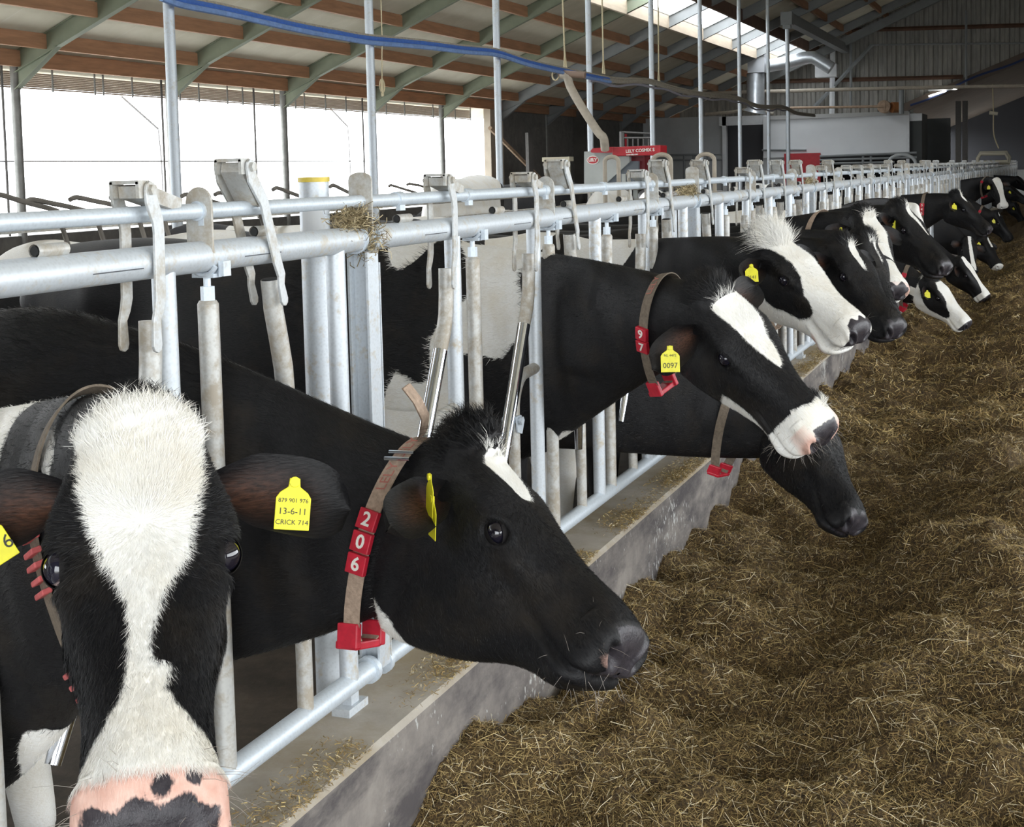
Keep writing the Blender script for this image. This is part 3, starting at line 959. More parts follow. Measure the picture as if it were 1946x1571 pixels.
def latch_parts(f, raised):
    if raised:
        pin = (f - .408, 1.775)
        cl = [pin, (f - .404, 1.752), (f - .362, 1.702), (f - .355, 1.680), (f - .318, 1.575), (f - .304, 1.545), (f - .306, 1.525), (f - .296, 1.492)]
        lev = [(f - .418, 1.785), (f - .398, 1.785), (f - .345, 1.715), (f - .347, 1.692), (f - .370, 1.695), (f - .425, 1.765)]
    else:
        pin = (f - .080, 1.735)
        cl = [pin, (f - .078, 1.715), (f - .062, 1.676), (f - .060, 1.655), (f - .064, 1.535), (f - .070, 1.515), (f - .079, 1.495), (f - .079, 1.45)]
        lev = [(f - .092, 1.742), (f - .07, 1.745), (f + .035, 1.715), (f + .028, 1.70), (f - .0, 1.698), (f - .09, 1.72)]
    w = [.032, .034, .030, .029, .029, .026, .021, .026]
    near = MB(); near.prism(strip_poly(cl, w), 0, .034, .040)
    far = MB(); far.prism(strip_poly(cl, w), 0, -.040, -.034)
    br = MB()
    y, z = pin
    br.tube([(-.046, y, z), (.046, y, z)], .0055, 8); br.tube([(.040, y, z), (.047, y, z)], .0105, 6)
    br.box((0, y - .010, z + .014), (.062, .034, .007)); br.box((.029, y - .010, z), (.007, .034, .03)); br.box((-.029, y - .010, z), (.007, .034, .03))
    lv = MB(); lv.prism(lev, 0, -.024, .026)
    return near, far, br, lv


def tab_mb(y, big=False):
    m = MB()
    r = .030 if not big else .031
    zt = 1.707 if not big else 1.742
    P = [(-r, RZ), (r, RZ)] + [(r * math.cos(a), zt + r * math.sin(a) * (1 if not big else .6)) for a in np.linspace(0, math.pi, 9)]
    m.prism(P, 1, y - .003, y + .003)
    return m


def stub_mb(y):
    m = MB(); m.tube([(.004, y - .038, RZ + .040), (.004, y + .038, RZ + .040)], .0115, 12, caps=False); m.tube([(.004, y - .0382, RZ + .040), (.004, y + .0382, RZ + .040)], .0085, 10, mi=1)  # inner plug is near-black, painting the shade inside the tube
    return m


def panel(y0, pitch, flist, states, tabs, label, detail=2, z_post=True):
    root = empty('feed_fence_panel', (0, y0, 0), label, 'fence panel', 'feed fence panels along the kerb')
    y1 = y0 + pitch
    rel = [f - y0 for f in flist]
    if detail == 0:
        m = MB()
        m.tube([(0, .03, RZ), (0, pitch - .03, RZ)], RR, 10); m.tube([(0, 0, TZ), (0, pitch, TZ)], TR, 8); m.tube([(0, .03, LZ), (0, pitch - .03, LZ)], LR, 8)
        m.build('rails', GALV, root)
        for f, s in zip(rel, states):
            m = MB()
            m.tube([(0, f, LZ), (0, f, RZ)], FR, 8); m.tube([(0, f + .142, LZ), (0, f + .142, 1.53)], AR, 8); m.tube([(0, f - .205, LZ), (0, f - .205, 1.1), (0, f, 1.12)], ER, 8)
            m.build('upright_bar', GALV, root)
            m = swing_closed_mb(f) if s else swing_open_mb(f)
            m.build('locking_bar', [GALV_DIRT_SHADE, CHROME, BLACKBOX], root)
            n_, fa, br, lv = latch_parts(f, s)
            for q in (fa, br, lv):
                n_.add(q.v, q.f)
            n_.build('latch', GALV_MID, root, smooth=False)
    else:
        m = MB(); m.tube([(0, .035, RZ), (0, pitch - .035, RZ)], RR, 28)
        top = m.build('top_rail', GALV, root)
        for f, s in zip(rel, states):
            m = MB(); a_ = math.radians(-12); yy = f - (.29 if s else .10)
            P = [((RR + .0002) * math.cos(a_), q, RZ + (RR + .0002) * math.sin(a_)) for q in (yy - .14, yy)]
            m.tube(P, .0011, 5)
            m.build('weld_seam', SEAM, top)
            stub_mb(f - .315).build('stub_tube', [GALV_DIRT_SHADE, BLACKBOX], top)
        m = MB(); m.tube([(0, 0, TZ), (0, pitch, TZ)], TR, 18)
        rb = m.build('release_rail', GALV_CLEAN, root)
        for f in rel:
            m = MB(); m.tube([(0, f - .55 if f > .6 else f - .35, TZ), (0, (f - .55 if f > .6 else f - .35) + .035, TZ)], TR + .004, 16)
            m.box((.006, (f - .55 if f > .6 else f - .35) + .02, TZ - .022), (.012, .03, .014))
            m.build('rail_clamp', GALV_CLEAN, rb)
        m = MB(); m.tube([(0, .03, LZ), (0, pitch - .03, LZ)], LR, 20)
        m.build('bottom_rail', GALV_CLEAN, root)
        for k, (f, s) in enumerate(zip(rel, states)):
            fixed_bar_mb(f).build('upright_bar', GALV, root)
            if k < len(rel) - 1:
                ab = adjust_bar_mb(f).build('adjustable_bar', GALV_DIRT_SHADE, root)
                adjust_bolt_mb(f).build('clamp_bolt', GALV_CLEAN, ab)
            elbow_mb(f, 1.115 if k % 2 else 1.09).build('elbow_tube', GALV_DIRT_SHADE, root)
            lb = (swing_closed_mb(f) if s else swing_open_mb(f)).build('locking_bar', [GALV_DIRT_SHADE, CHROME, BLACKBOX], root)
            pivot_mb(f).build('pivot_bolt', GALV_CLEAN, lb)
            n_, fa, br, lv = latch_parts(f, s)
            le = n_.build('latch', GALV_MID, root, smooth=False, bevel=.001)
            fa.build('latch_plate', GALV_DIRT_SHADE, le, smooth=False, bevel=.001)
            br.build('latch_bracket', GALV_DIRT_SHADE, le, smooth=False)
            lv.build('latch_lever', GALV_DIRT_SHADE, le, smooth=False)  # dusty tone on bracket and lever also stands in for underside shade
            if k in tabs:
                tab_mb(f + .125).build('rail_tab', GALV_DIRT_SHADE, root, smooth=False, bevel=.001)
    # post at the start of the panel
    m = MB()
    m.box2((.022, -.028, LZ), (.028, .028, RZ - .03)); m.box2((-.028, -.028, LZ), (-.022, .028, RZ - .03)); m.box2((-.022, -.003, LZ), (.022, .003, RZ - .03)); m.box2((-.03, .030, LZ), (.03, .034, RZ - .06)); m.box2((-.10, -.05, KZ - .05), (-.05, .05, KZ + .02)); m.box2((-.085, -.02, KZ), (-.06, .02, LZ + .02)); m.box2((-.085, -.02, LZ - .01), (-.0, .02, LZ + .012))
    po = m.build('post', GALV, root, smooth=False)
    tab_mb(.0, True).build('rail_tab', GALV_DIRT_SHADE, po, smooth=False)
    m = MB()
    m.tube([(.037 * math.sin(a), .018, RZ - .037 * math.cos(a)) for a in np.linspace(-1.7, 1.7, 14)], .005, 6)
    m.tube([(0, -.04, RZ), (0, .04, RZ)], .026, 14)
    for dy in (-.035, .035):
        m.tube([(0, dy - .004, RZ), (0, dy + .004, RZ)], .036, 18)
    m.build('joint_clamp', GALV_CLEAN, po)
    m = MB()
    m.tube([(0, -.05, LZ), (0, .05, LZ)], .018, 10)
    for dy in (-.035, .035):
        m.tube([(0, dy - .008, LZ), (0, dy + .008, LZ)], .034, 16)
    m.build('rail_coupling', GALV_CLEAN, po)
    return root



specs = [(-0.285, 3.235, [0.20, 0.85, 1.50, 2.15, 2.815], [0, 0, 0, 0, 1], (1, 3)),
         (2.95, 3.275, [3.485, 4.125, 4.765, 5.405, 6.045], [0, 0, 1, 0, 1], (1, 3)),
         (6.225, 3.33, [6.77, 7.415, 8.06, 8.71, 9.36], [1, 0, 1, 1, 1], (1, 3)),
         (9.555, 3.33, [10.09, 10.735, 11.38, 12.03, 12.68], [0, 1, 0, 0, 0], (1, 3)),
         (12.885, 3.33, [13.42, 14.065, 14.71, 15.36, 16.01], [0, 0, 1, 0, 1], (1, 3))]
y = 16.215
while y < 63:
    specs.append((y, 3.33, [y + .535 + .648 * k for k in range(5)], [int(rng.random() < .4) for _ in range(5)], ()))
    y += 3.33
ORD = ['nearest', 'second', 'third', 'fourth', 'fifth', 'sixth', 'seventh', 'eighth', 'ninth', 'tenth', 'eleventh', 'twelfth', 'thirteenth', 'fourteenth', 'fifteenth', 'sixteenth', 'seventeenth', 'eighteenth', 'nineteenth', 'twentieth', 'last']
for i, (y0, pit, fl, st, tb) in enumerate(specs):
    lab = 'galvanised self-locking feed fence panel, %s from the camera along the kerb' % ORD[min(i, 20)]
    if i < 6:
        panel(y0, pit, fl, st, tb, lab, 2)
    elif i == 6:
        far_panel = panel(y0, pit, fl, st, tb, lab, 0)
    else:
        c = copy_tree(far_panel)
        c.location = (0, y0, 0)
        c['label'] = lab

# round posts with yellow caps behind the fence
for (px, py, X, lab) in ((596, 345, -.26, 'thick round post with a yellow cap behind the first fence joint'), (1272, 420, -.26, 'thick round post behind the second fence joint')):
    p = at(px, py, X=X)
    e = empty('round_post', (X, p[1], 0), lab, 'post')
    zt = p[2] if px < 1000 else 1.6
    m = MB(); m.tube([(0, 0, 0), (0, 0, zt)], .0395, 24); m.build('shaft', GALV, e)
    if px < 1000:
        m = MB(); m.tube([(0, 0, zt - .001), (0, 0, zt + .012)], .0425, 24); m.build('yellow_cap', YELLOW_CAP, e)
        m = MB()
        for a0, z0, z1 in ((0.35, zt - .13, zt - .065),):
            pts = []
            for a in np.linspace(a0 - .75, a0 + .75, 8):
                pts.append((.0402 * math.sin(a), -.0402 * math.cos(a)))
            V = [(x, yy, z) for x, yy in pts for z in (z0, z1)]
            m.add(V, [(2 * i, 2 * i + 2, 2 * i + 3, 2 * i + 1) for i in range(7)])
        m.build('white_sticker', WHITE_PAINT, e)

# straw caught on the fence joints
def straw_wad(center, n, size, seed, label):
    r = np.random.default_rng(seed)
    V, Fq, mi = [], [], []
    for i in range(n):
        c = r.normal(size=3) * np.array(size)
        d = r.normal(size=3); d[2] *= .6; d /= np.linalg.norm(d)
        L = r.uniform(.02, .05); w = r.uniform(.0006, .0012)
        s = np.cross(d, r.normal(size=3)); s /= np.linalg.norm(s)
        b = r.normal(size=3) * L * .15
        P = [c - d * L / 2, c + b, c + d * L / 2]
        k = len(V)
        for p in P:
            V += [p + s * w, p - s * w]
        Fq += [(k, k + 1, k + 3, k + 2), (k + 2, k + 3, k + 5, k + 4)]
        mi += [int(r.random() < .3)] * 2
    me = bpy.data.meshes.new('straw_wad')
    me.from_pydata([tuple(v) for v in V], [], Fq)
    me.materials.append(STRAW_DARK); me.materials.append(STRAW_PALE)
    me.polygons.foreach_set('material_index', mi)
    o = bpy.data.objects.new('straw_wad', me); o.location = center
    C.objects.link(o)
    return finish(o, 'stuff', label, 'straw')
STRAW_DARK = simple('matted_straw', (.22, .17, .09), .8, 0, .3, 60)
STRAW_PALE = simple('pale_straw', (.62, .52, .32), .7, 0, .2, 60)
straw_wad((0.005, 2.90, RZ + .045), 900, (.013, .035, .016), 1, 'matted straw caught on the first fence joint')
straw_wad((0.01, 2.945, RZ - .005), 350, (.022, .022, .022), 4, 'matted straw stuffed round the first joint clamp')
straw_wad((0.0, 6.15, RZ + .045), 700, (.014, .06, .016), 2, 'matted straw caught on the second fence joint')
straw_wad((0.0, 9.50, RZ + .045), 300, (.014, .07, .014), 3, 'matted straw caught on the third fence joint')

# cubicle dividers in the lying area, seen over the fence
for i, (x0, y0, x1, y1, X) in enumerate(((0, 370, 55, 386, -3.6), (62, 379, 132, 393, -3.6), (146, 375, 215, 389, -3.6), (222, 372, 262, 378, -3.6), (356, 369, 408, 384, -3.6), (418, 366, 455, 372, -3.6), (527, 357, 568, 372, -3.6), (634, 352, 666, 367, -3.6), (744, 352, 790, 366, -5.4), (778, 349, 800, 353, -5.4))):
    a, b = at(x0, y0, X=X), at(x1, y1, X=X)
    b2 = b + (0, .22, -.045)
    P = smooth_path([a - (0, .06, .012), a, a + (b - a) * .5 + (0, 0, .0), b, b2], 3)
    pts = P + [b2 + (0, .12, -.30), b2 + (0, .0, -.62), (X, a[1] - .1, b2[2] - .66), (X, a[1] - .1, 0)]
    m = MB(); m.tube(pts, .0145, 8)
    finish(m.build('cubicle_divider', simple('dull_divider_steel', (.16, .145, .125), .6, .2, .2, 9) if i == 0 else bpy.data.materials['dull_divider_steel']), None,
           'dull steel cubicle divider loop behind the fence, %s from the left' % ORD[i].replace('nearest', 'first'), 'divider', 'cubicle dividers')
for z, x, lab in ((1.50, -3.75, 'upper dusty tube of the neck rails along the lying cubicles'), (1.33, -3.9, 'lower dusty tube of the neck rails along the lying cubicles')):
    m = MB(); m.tube([(x, 1, z), (x, 24, z)], .020, 8)
    nr = finish(m.build('neck_rail', GALV_DIRT_SHADE), None, lab, 'rail', 'neck rails of the lying cubicles')
    for yy in (1.05, 8.6, 16.2, 23.9):
        m = MB(); m.tube([(x, yy, 0), (x, yy, z)], .022, 8); m.build('support', GALV_DIRT_SHADE, nr)

# ------------------------------------------------------------------ cows
def coat_mat():
    m, nt, b = mat('cow_coat')
    wh = nnew(nt, 'ShaderNodeAttribute', attribute_name='white')
    pk = nnew(nt, 'ShaderNodeAttribute', attribute_name='pink')
    dk = nnew(nt, 'ShaderNodeAttribute', attribute_name='pad')
    inn = nnew(nt, 'ShaderNodeAttribute', attribute_name='inner')
    hc = nnew(nt, 'ShaderNodeAttribute', attribute_name='furco')
    p = gpos(nt)
    fur = mapping(nt, hc.outputs['Vector'], (0.22, 1, 1))
    n1 = noise(nt, 300, 3, 0.6, fur)           # hair streaks along the body
    n2 = noise(nt, 40, 4, 0.6, p)
    n3 = noise(nt, 7, 4, 0.6, p)

    def edge(att, amp, soft):
        a = nnew(nt, 'ShaderNodeMath', operation='MULTIPLY_ADD')
        nt.links.new(n1.outputs['Fac'], a.inputs[0]); a.inputs[1].default_value = amp; a.inputs[2].default_value = -amp * .5
        a2 = nnew(nt, 'ShaderNodeMath', operation='MULTIPLY_ADD')
        nt.links.new(n2.outputs['Fac'], a2.inputs[0]); a2.inputs[1].default_value = amp * 1.3; a2.inputs[2].default_value = -amp * .65
        s1 = nnew(nt, 'ShaderNodeMath', operation='ADD'); nt.links.new(a.outputs[0], s1.inputs[0]); nt.links.new(a2.outputs[0], s1.inputs[1])
        s2 = nnew(nt, 'ShaderNodeMath', operation='ADD'); nt.links.new(att.outputs['Fac'], s2.inputs[0]); nt.links.new(s1.outputs[0], s2.inputs[1])
        r = nnew(nt, 'ShaderNodeMapRange'); r.inputs['From Min'].default_value = -soft; r.inputs['From Max'].default_value = soft
        nt.links.new(s2.outputs[0], r.inputs['Value'])
        return r.outputs['Result']

    white = ramp(nt, n1.outputs['Fac'], [(0.3, (0.80, 0.78, 0.73)), (0.65, (0.90, 0.895, 0.87))])
    w2 = nnew(nt, 'ShaderNodeMix', data_type='RGBA', blend_type='MULTIPLY'); w2.inputs['Factor'].default_value = .55
    tone = ramp(nt, n3.outputs['Fac'], [(0.32, (0.90, 0.84, 0.73)), (0.55, (1, 1, 1))])
    nt.links.new(white.outputs['Color'], w2.inputs[6]); nt.links.new(tone.outputs['Color'], w2.inputs[7])
    black = ramp(nt, n1.outputs['Fac'], [(0.3, (0.0025, 0.0025, 0.0035)), (0.75, (0.013, 0.0125, 0.0135))])
    b2 = nnew(nt, 'ShaderNodeMix', data_type='RGBA'); nt.links.new(black.outputs['Color'], b2.inputs[6]); b2.inputs[7].default_value = (.026, .020, .014, 1)
    bt = ramp(nt, n3.outputs['Fac'], [(0.52, (0, 0, 0)), (0.78, (.75, .75, .75))]); nt.links.new(bt.outputs['Color'], b2.inputs['Factor'])

    def mix(fac, a, c):
        x = nnew(nt, 'ShaderNodeMix', data_type='RGBA')
        nt.links.new(fac, x.inputs['Factor']); nt.links.new(a, x.inputs[6])
        if isinstance(c, tuple):
            x.inputs[7].default_value = (*c, 1)
        else:
            nt.links.new(c, x.inputs[7])
        return x.outputs[2]
    out = mix(edge(wh, .010, .0022), b2.outputs[2], w2.outputs[2])
    pinkc = ramp(nt, n2.outputs['Fac'], [(0.3, (0.60, 0.34, 0.27)), (0.7, (0.74, 0.50, 0.42))])
    out = mix(edge(pk, .006, .006), out, pinkc.outputs['Color'])
    padc = ramp(nt, n2.outputs['Fac'], [(0.3, (0.018, 0.016, 0.020)), (0.7, (0.055, 0.048, 0.054))])
    pe = edge(dk, .010, .0018)
    out = mix(pe, out, padc.outputs['Color'])
    inner = ramp(nt, n1.outputs['Fac'], [(0.3, (0.03, 0.014, 0.008)), (0.7, (0.16, 0.065, 0.035))])
    out = mix(inn.outputs['Fac'], out, inner.outputs['Color'])
    nt.links.new(out, b.inputs['Base Color'])
    rr = nnew(nt, 'ShaderNodeMapRange'); nt.links.new(pe, rr.inputs['Value']); rr.inputs['To Min'].default_value = .56; rr.inputs['To Max'].default_value = .36
    nt.links.new(rr.outputs['Result'], b.inputs['Roughness'])
    b.inputs['Specular IOR Level'].default_value = 0.30
    b.inputs['Sheen Weight'].default_value = 0.0
    b.inputs['Sheen Roughness'].default_value = 0.4
    bump(nt, b, n1.outputs['Fac'], 0.35, 0.004)
    return m


COAT = coat_mat()


def eye_mat():
    m, nt, b = mat('cow_eye')
    a = nnew(nt, 'ShaderNodeAttribute', attribute_name='sclera')
    r = ramp(nt, a.outputs['Fac'], [(0.0, (.008, .006, .008)), (.48, (.012, .012, .025)), (.55, (.55, .42, .40)), (1, (.70, .60, .58))])
    nt.links.new(r.outputs['Color'], b.inputs['Base Color'])
    b.inputs['Roughness'].default_value = .06
    b.inputs['Coat Weight'].default_value = .6
    return m


EYE = eye_mat()


def nrm(v):
    v = np.array(v, float)
    return v / (np.linalg.norm(v) + 1e-12)


# head key rings: Ta, Tc, Ba, Bc, half-width, mid, n_top, n_bot, taper   (metres, head 0.53 long)
HEAD = np.array([
    (-.060, -.060, .075, -.300, .078, .45, 2.0, 2.0, 0.00),
    (-.036, -.016, .110, -.312, .078, .42, 2.0, 2.1, 0.05),
    (-.004, .006, .140, -.306, .080, .36, 2.2, 2.2, 0.10),
    (.045, .010, .170, -.294, .090, .30, 2.6, 2.3, 0.12),
    (.100, .010, .205, -.280, .098, .25, 2.8, 2.3, 0.16),
    (.155, .007, .242, -.262, .104, .24, 2.8, 2.3, 0.22),
    (.205, .002, .278, -.243, .101, .27, 2.6, 2.3, 0.24),
    (.255, -.002, .312, -.224, .092, .32, 2.5, 2.3, 0.20),
    (.305, -.003, .346, -.206, .082, .40, 2.4, 2.4, 0.12),
    (.355, -.002, .382, -.191, .074, .46, 2.4, 2.4, 0.05),
    (.405, .000, .418, -.182, .072, .50, 2.4, 2.5, 0.00),
    (.445, .000, .450, -.178, .076, .48, 2.5, 2.6, -.02),
    (.480, -.005, .478, -.170, .082, .46, 2.7, 2.6, -.04),
    (.507, -.014, .499, -.158, .083, .46, 2.8, 2.6, -.05),
    (.524, -.030, .513, -.146, .078, .46, 2.8, 2.6, -.05),
    (.532, -.048, .522, -.134, .066, .5, 2.6, 2.4, 0.),
    (.535, -.068, .528, -.116, .042, .5, 2.2, 2.1, 0.),
    (.536, -.088, .532, -.096, .004, .5, 2.0, 2.0, 0.),
])
# trunk key rings: Ts, Tz, Bs, Bz, half-width, mid, nt, nb, taper
TRUNK = np.array([
    (-1.66, 1.22, -1.66, 1.16, .004, .5, 2, 2, 0),
    (-1.65, 1.30, -1.66, 1.02, .07, .45, 2, 2, 0),
    (-1.62, 1.37, -1.62, .86, .17, .42, 2.2, 2, 0),
    (-1.50, 1.41, -1.50, .74, .235, .38, 2.3, 2.1, 0),
    (-1.28, 1.43, -1.30, .68, .275, .36, 2.6, 2.1, 0),
    (-1.05, 1.43, -1.05, .63, .280, .42, 2.3, 2.1, 0),
    (-.80, 1.41, -.80, .57, .325, .52, 2.0, 2.2, 0),
    (-.50, 1.40, -.50, .55, .315, .54, 2.0, 2.2, 0),
    (-.22, 1.41, -.22, .58, .265, .54, 1.9, 2.2, 0),
    (-.04, 1.435, -.02, .62, .230, .55, 1.8, 2.2, 0),
    (.10, 1.43, .14, .61, .210, .56, 1.8, 2.1, 0),
    (.22, 1.405, .28, .655, .160, .54, 1.9, 2.0, 0),
])


def catmull(K, sub):
    K = np.array(K, float)
    n = len(K)
    out = []
    for i in range(n - 1):
        p0, p1, p2, p3 = K[max(i - 1, 0)], K[i], K[i + 1], K[min(i + 2, n - 1)]
        for t in np.linspace(0, 1, sub, endpoint=False):
            out.append(.5 * ((2 * p1) + (-p0 + p2) * t + (2 * p0 - 5 * p1 + 4 * p2 - p3) * t * t + (-p0 + 3 * p1 - 3 * p2 + p3) * t ** 3))
    out.append(K[-1])
    return np.array(out)


def ring_points(T, B, lat, w, mid, ntp, nbt, tap, th):
    """T,B,lat 3-vectors; th (n,) angles from the top; returns (n,3)"""
    ct, st = np.cos(th), np.sin(th)
    up = ct >= 0
    e = np.where(up, 2 / ntp, 2 / nbt)
    act = np.abs(ct) ** e
    ast = np.abs(st) ** e
    midp = T + (B - T) * mid
    vert = np.where(up[:, None], (T - midp)[None] * act[:, None], (B - midp)[None] * act[:, None])
    frac = np.where(up, act, -act)
    wid = w * np.sign(st) * ast * (1 + tap * frac)
    return midp[None] + vert + lat[None] * wid[:, None]


BRECT = {}


LID = simple('eyelid_skin', (.010, .009, .009), .7, 0, .3, 120, spec=.15)


class Cow:
    pass


def sdf_poly(prof, a, b):
    """prof rows (a, b_left, b_right): signed distance-like value, >0 inside the stripe."""
    prof = np.array(prof, float)
    l = np.interp(a, prof[:, 0], prof[:, 1])
    r = np.interp(a, prof[:, 0], prof[:, 2])
    d = np.minimum(b - l, r - b)
    return np.where((a < prof[0, 0]) | (a > prof[-1, 0]), -.03, d)


def make_cow(label, gap_y, poll, nose, chint, white_head=None, white_body=None, pink=None, pad=None, res=2, name='cow',
             ears=((0, 0), (0, 0)), hs=1.0, wx=-.55, heading=(1, 0), legs=True, eyes=(0, 0), curly=0.0, poll_white=False, fat=.88,
             lower=0.0, group=None, gape=0.0, tail=False, wz=0.0, jaw=1.0, eye_at=(.192, -.050), slim=1.0, eye_fwd=.5):
    """One continuous body: trunk, neck and head lofted ring by ring, legs and ears joined on."""
    n = {3: 128, 2: 80, 1: 48, 0: 28}[res]
    sub = {3: (4, 26, 10), 2: (3, 18, 6), 1: (2, 12, 4), 0: (1, 7, 2)}[res]
    th = np.linspace(0, 2 * math.pi, n, endpoint=False)
    hd = nrm((heading[0], heading[1], 0)); bl = np.cross(np.array([0, 0, 1.0]), hd); bl = -bl   # body lateral (right-hand side of the cow)
    org = np.array([wx, gap_y, wz]) if heading == (1, 0) else np.array([wx, gap_y, wz])
    poll, nose = np.array(poll, float), np.array(nose, float)
    A = nrm(nose - poll)
    Cv = nrm(np.array(chint, float) - A * (np.array(chint, float) @ A))
    Bv = np.cross(A, Cv)     # cow's right-hand side
    if Bv @ bl < 0 and abs(Bv @ bl) > .95:
        pass
    def hp(a, b, c):
        return poll + hs * (np.multiply.outer(a, A) + np.multiply.outer(b, Bv) + np.multiply.outer(c, Cv))
    rings = []   # T,B,lat,params, region
    tk = catmull(TRUNK, sub[0])
    for r in tk:
        f_ = fat
        T = org + hd * r[0] + np.array([0, 0, r[1] + lower]); B = org + hd * r[2] + np.array([0, 0, r[3] + lower * .6])
        rings.append((T, B, bl, r[4] * f_, r[5], r[6], r[7], r[8], 0))
    HT = HEAD.copy()
    HT[:, 3] *= 1 + (jaw - 1) * np.clip((.54 - HT[:, 2]) / .24, 0, 1)
    HT[:, 4] *= slim
    hk = catmull(HT, sub[2])
    H0 = hk[0]
    hT, hB = hp(H0[0], 0, H0[1]), hp(H0[2], 0, H0[3])
    T0, B0 = rings[-1][0], rings[-1][1]
    dT = np.linalg.norm(hT - T0); dB = np.linalg.norm(hB - B0)
    # tangents: out of the chest along heading, into the skull along its back
    back = nrm(A * .45 - Cv * .0 + (hT - T0) / dT * .9 + Cv * .25)
    backB = nrm(A * .25 + Cv * .55 + (hB - B0) / dB * .7)
    mT0 = nrm(hd * .75 + (hT - T0) / dT * .45 + np.array([0, 0, -.05])) * dT
    mB0 = nrm(hd * .55 + (hB - B0) / dB * .8) * dB
    K = sub[1]
    p0 = np.array(rings[-1][3:8]); p1 = np.array([H0[4] * hs, H0[5], H0[6], H0[7], H0[8]])
    for i in range(1, K):
        t = i / K
        h00, h10, h01, h11 = 2 * t**3 - 3 * t**2 + 1, t**3 - 2 * t**2 + t, -2 * t**3 + 3 * t**2, t**3 - t**2
        T = h00 * T0 + h10 * mT0 + h01 * hT + h11 * back * dT
        B = h00 * B0 + h10 * mB0 + h01 * hB + h11 * backB * dB
        s = t * t * (3 - 2 * t)
        lat = nrm(bl * (1 - s) + Bv * s)
        lat = nrm(lat - nrm(T - B) * (lat @ nrm(T - B)))
        q = p0 * (1 - s) + p1 * s
        k_ = (1 - min(1, t * 2.9)) ** 1.4
        wq = p0[0] * k_ + (1 - k_) * (.092 * (1 - t) + .092 * t)
        wq = wq * (1 - t ** 6) + p1[0] * t ** 6
        rings.append((T, B, lat, wq, q[1], q[2], q[3], q[4], 1))
    for r in hk:
        T, B = hp(r[0], 0, r[1]), hp(r[2], 0, r[3])
        rings.append((T, B, Bv, r[4] * hs, r[5], r[6], r[7], r[8], 2))
    R = len(rings)
    V = np.zeros((R, n, 3))
    for i, r in enumerate(rings):
        V[i] = ring_points(r[0], r[1], r[2], r[3], r[4], r[5], r[6], r[7], th)
    reg = np.repeat(np.array([r[8] for r in rings]), n)
    cow = Cow()
    cow.rings, cow.th, cow.n = rings, th, n
    cow.neck0 = len(tk); cow.neck1 = len(tk) + K - 1
    # normals from the grid
    du = np.roll(V, -1, 1) - np.roll(V, 1, 1)
    dv = np.gradient(V, axis=0)
    N = np.cross(dv, du)
    N /= np.linalg.norm(N, axis=2, keepdims=True) + 1e-9
    P = V.reshape(-1, 3); N = N.reshape(-1, 3)
    cen = np.repeat(V.mean(1), n, axis=0)
    flip = np.einsum('ij,ij->i', N, P - cen)
    N[flip < 0] *= -1
    loc = (P - poll) / hs
    a, b, c = loc @ A, loc @ Bv, loc @ Cv
    tht = np.tile(th, R)
    # ---- sculpt the head
    isH = (reg == 2) | ((reg == 1) & (np.linalg.norm(loc, axis=1) < .45))
    disp = np.zeros(len(P))
    g = lambda d, s: np.exp(-(d / s) ** 2)
    hole = np.full(len(P), -.05)
    if res >= 1:
        for sgn in (-1, 1):
            ea, ec = eye_at
            side = (np.sign(b) == sgn) & isH
            da, dc = a - ea, c - ec
            u, v_ = (da * .92 + dc * .39), (-da * .39 + dc * .92)
            d = np.sqrt((u / 1.35) ** 2 + v_ ** 2)
            disp += np.where(side, .0055 * g(d - .025, .006) - .018 * g(d, .017), 0)
            # brow above, tear groove below, masseter and jaw, cheek line
            disp += np.where(side, .004 * g(np.hypot(a - .150, c + .020), .030), 0)
            disp += np.where(side, -.008 * g(np.hypot((a - .235) / 1.6, c + .06), .020), 0)
            disp += np.where(side, .012 * g(np.hypot((a - .20) / 1.1, c + .155), .055), 0)
            disp += np.where(side, -.009 * g(np.hypot((a - .33) / 1.5, c + .115), .035), 0)
            disp += np.where(side, .006 * g(np.hypot((a - .285) / 2.2, c + .075), .018), 0)
            disp += np.where(side, -.010 * g(np.hypot((a - .075), c + .085), .035), 0)
            # nostril
            u1, v1 = (b * sgn - .047), (c + .062)
            u2, v2 = u1 * .80 - v1 * .60, u1 * .60 + v1 * .80      # long axis runs up and outwards
            dn = np.sqrt((u2 / 1.0) ** 2 + (v2 / 1.9) ** 2)
            front = side & (a > .455)
            disp += np.where(front, -.024 * g(dn, .0085) + .007 * g(dn - .017, .007), 0)
            hole = np.maximum(hole, np.where(front, .0085 - dn, -.05))
            # horn bud
            disp += np.where(side, .010 * g(np.sqrt((a - .02) ** 2 + (b - .072 * sgn) ** 2 + (c + .02) ** 2), .024), 0)
        # mouth: groove from the front of the nose back to the corner, chin below it
        mz = np.interp(a, [.36, .42, .50, .535], [-.118, -.124, -.122, -.112])
        mouth = (a > .345) & isH & (c < -.05)
        fade = np.clip((a - .345) / .03, 0, 1)
        disp += np.where(mouth, -.010 * g(c - mz, .0055) * fade + .006 * g(c - mz + .018, .012) * fade + .004 * g(c - mz - .02, .014) * fade, 0)
        disp += np.where(isH & (a > .40), .007 * g(np.hypot(a - .475, c + .150), .03), 0)
        disp += np.where(isH, .010 * g(np.hypot(a - .0, c - .005), .035) * (np.abs(b) < .08), 0)
        disp += np.where(isH & (c > -.05), -.007 * g((a - .115) / 1.3, .05) * g(b, .04), 0)
        disp += np.where(isH & (c > -.06), -.004 * g((a - .36) / 1.5, .05) * g(b, .05), 0)
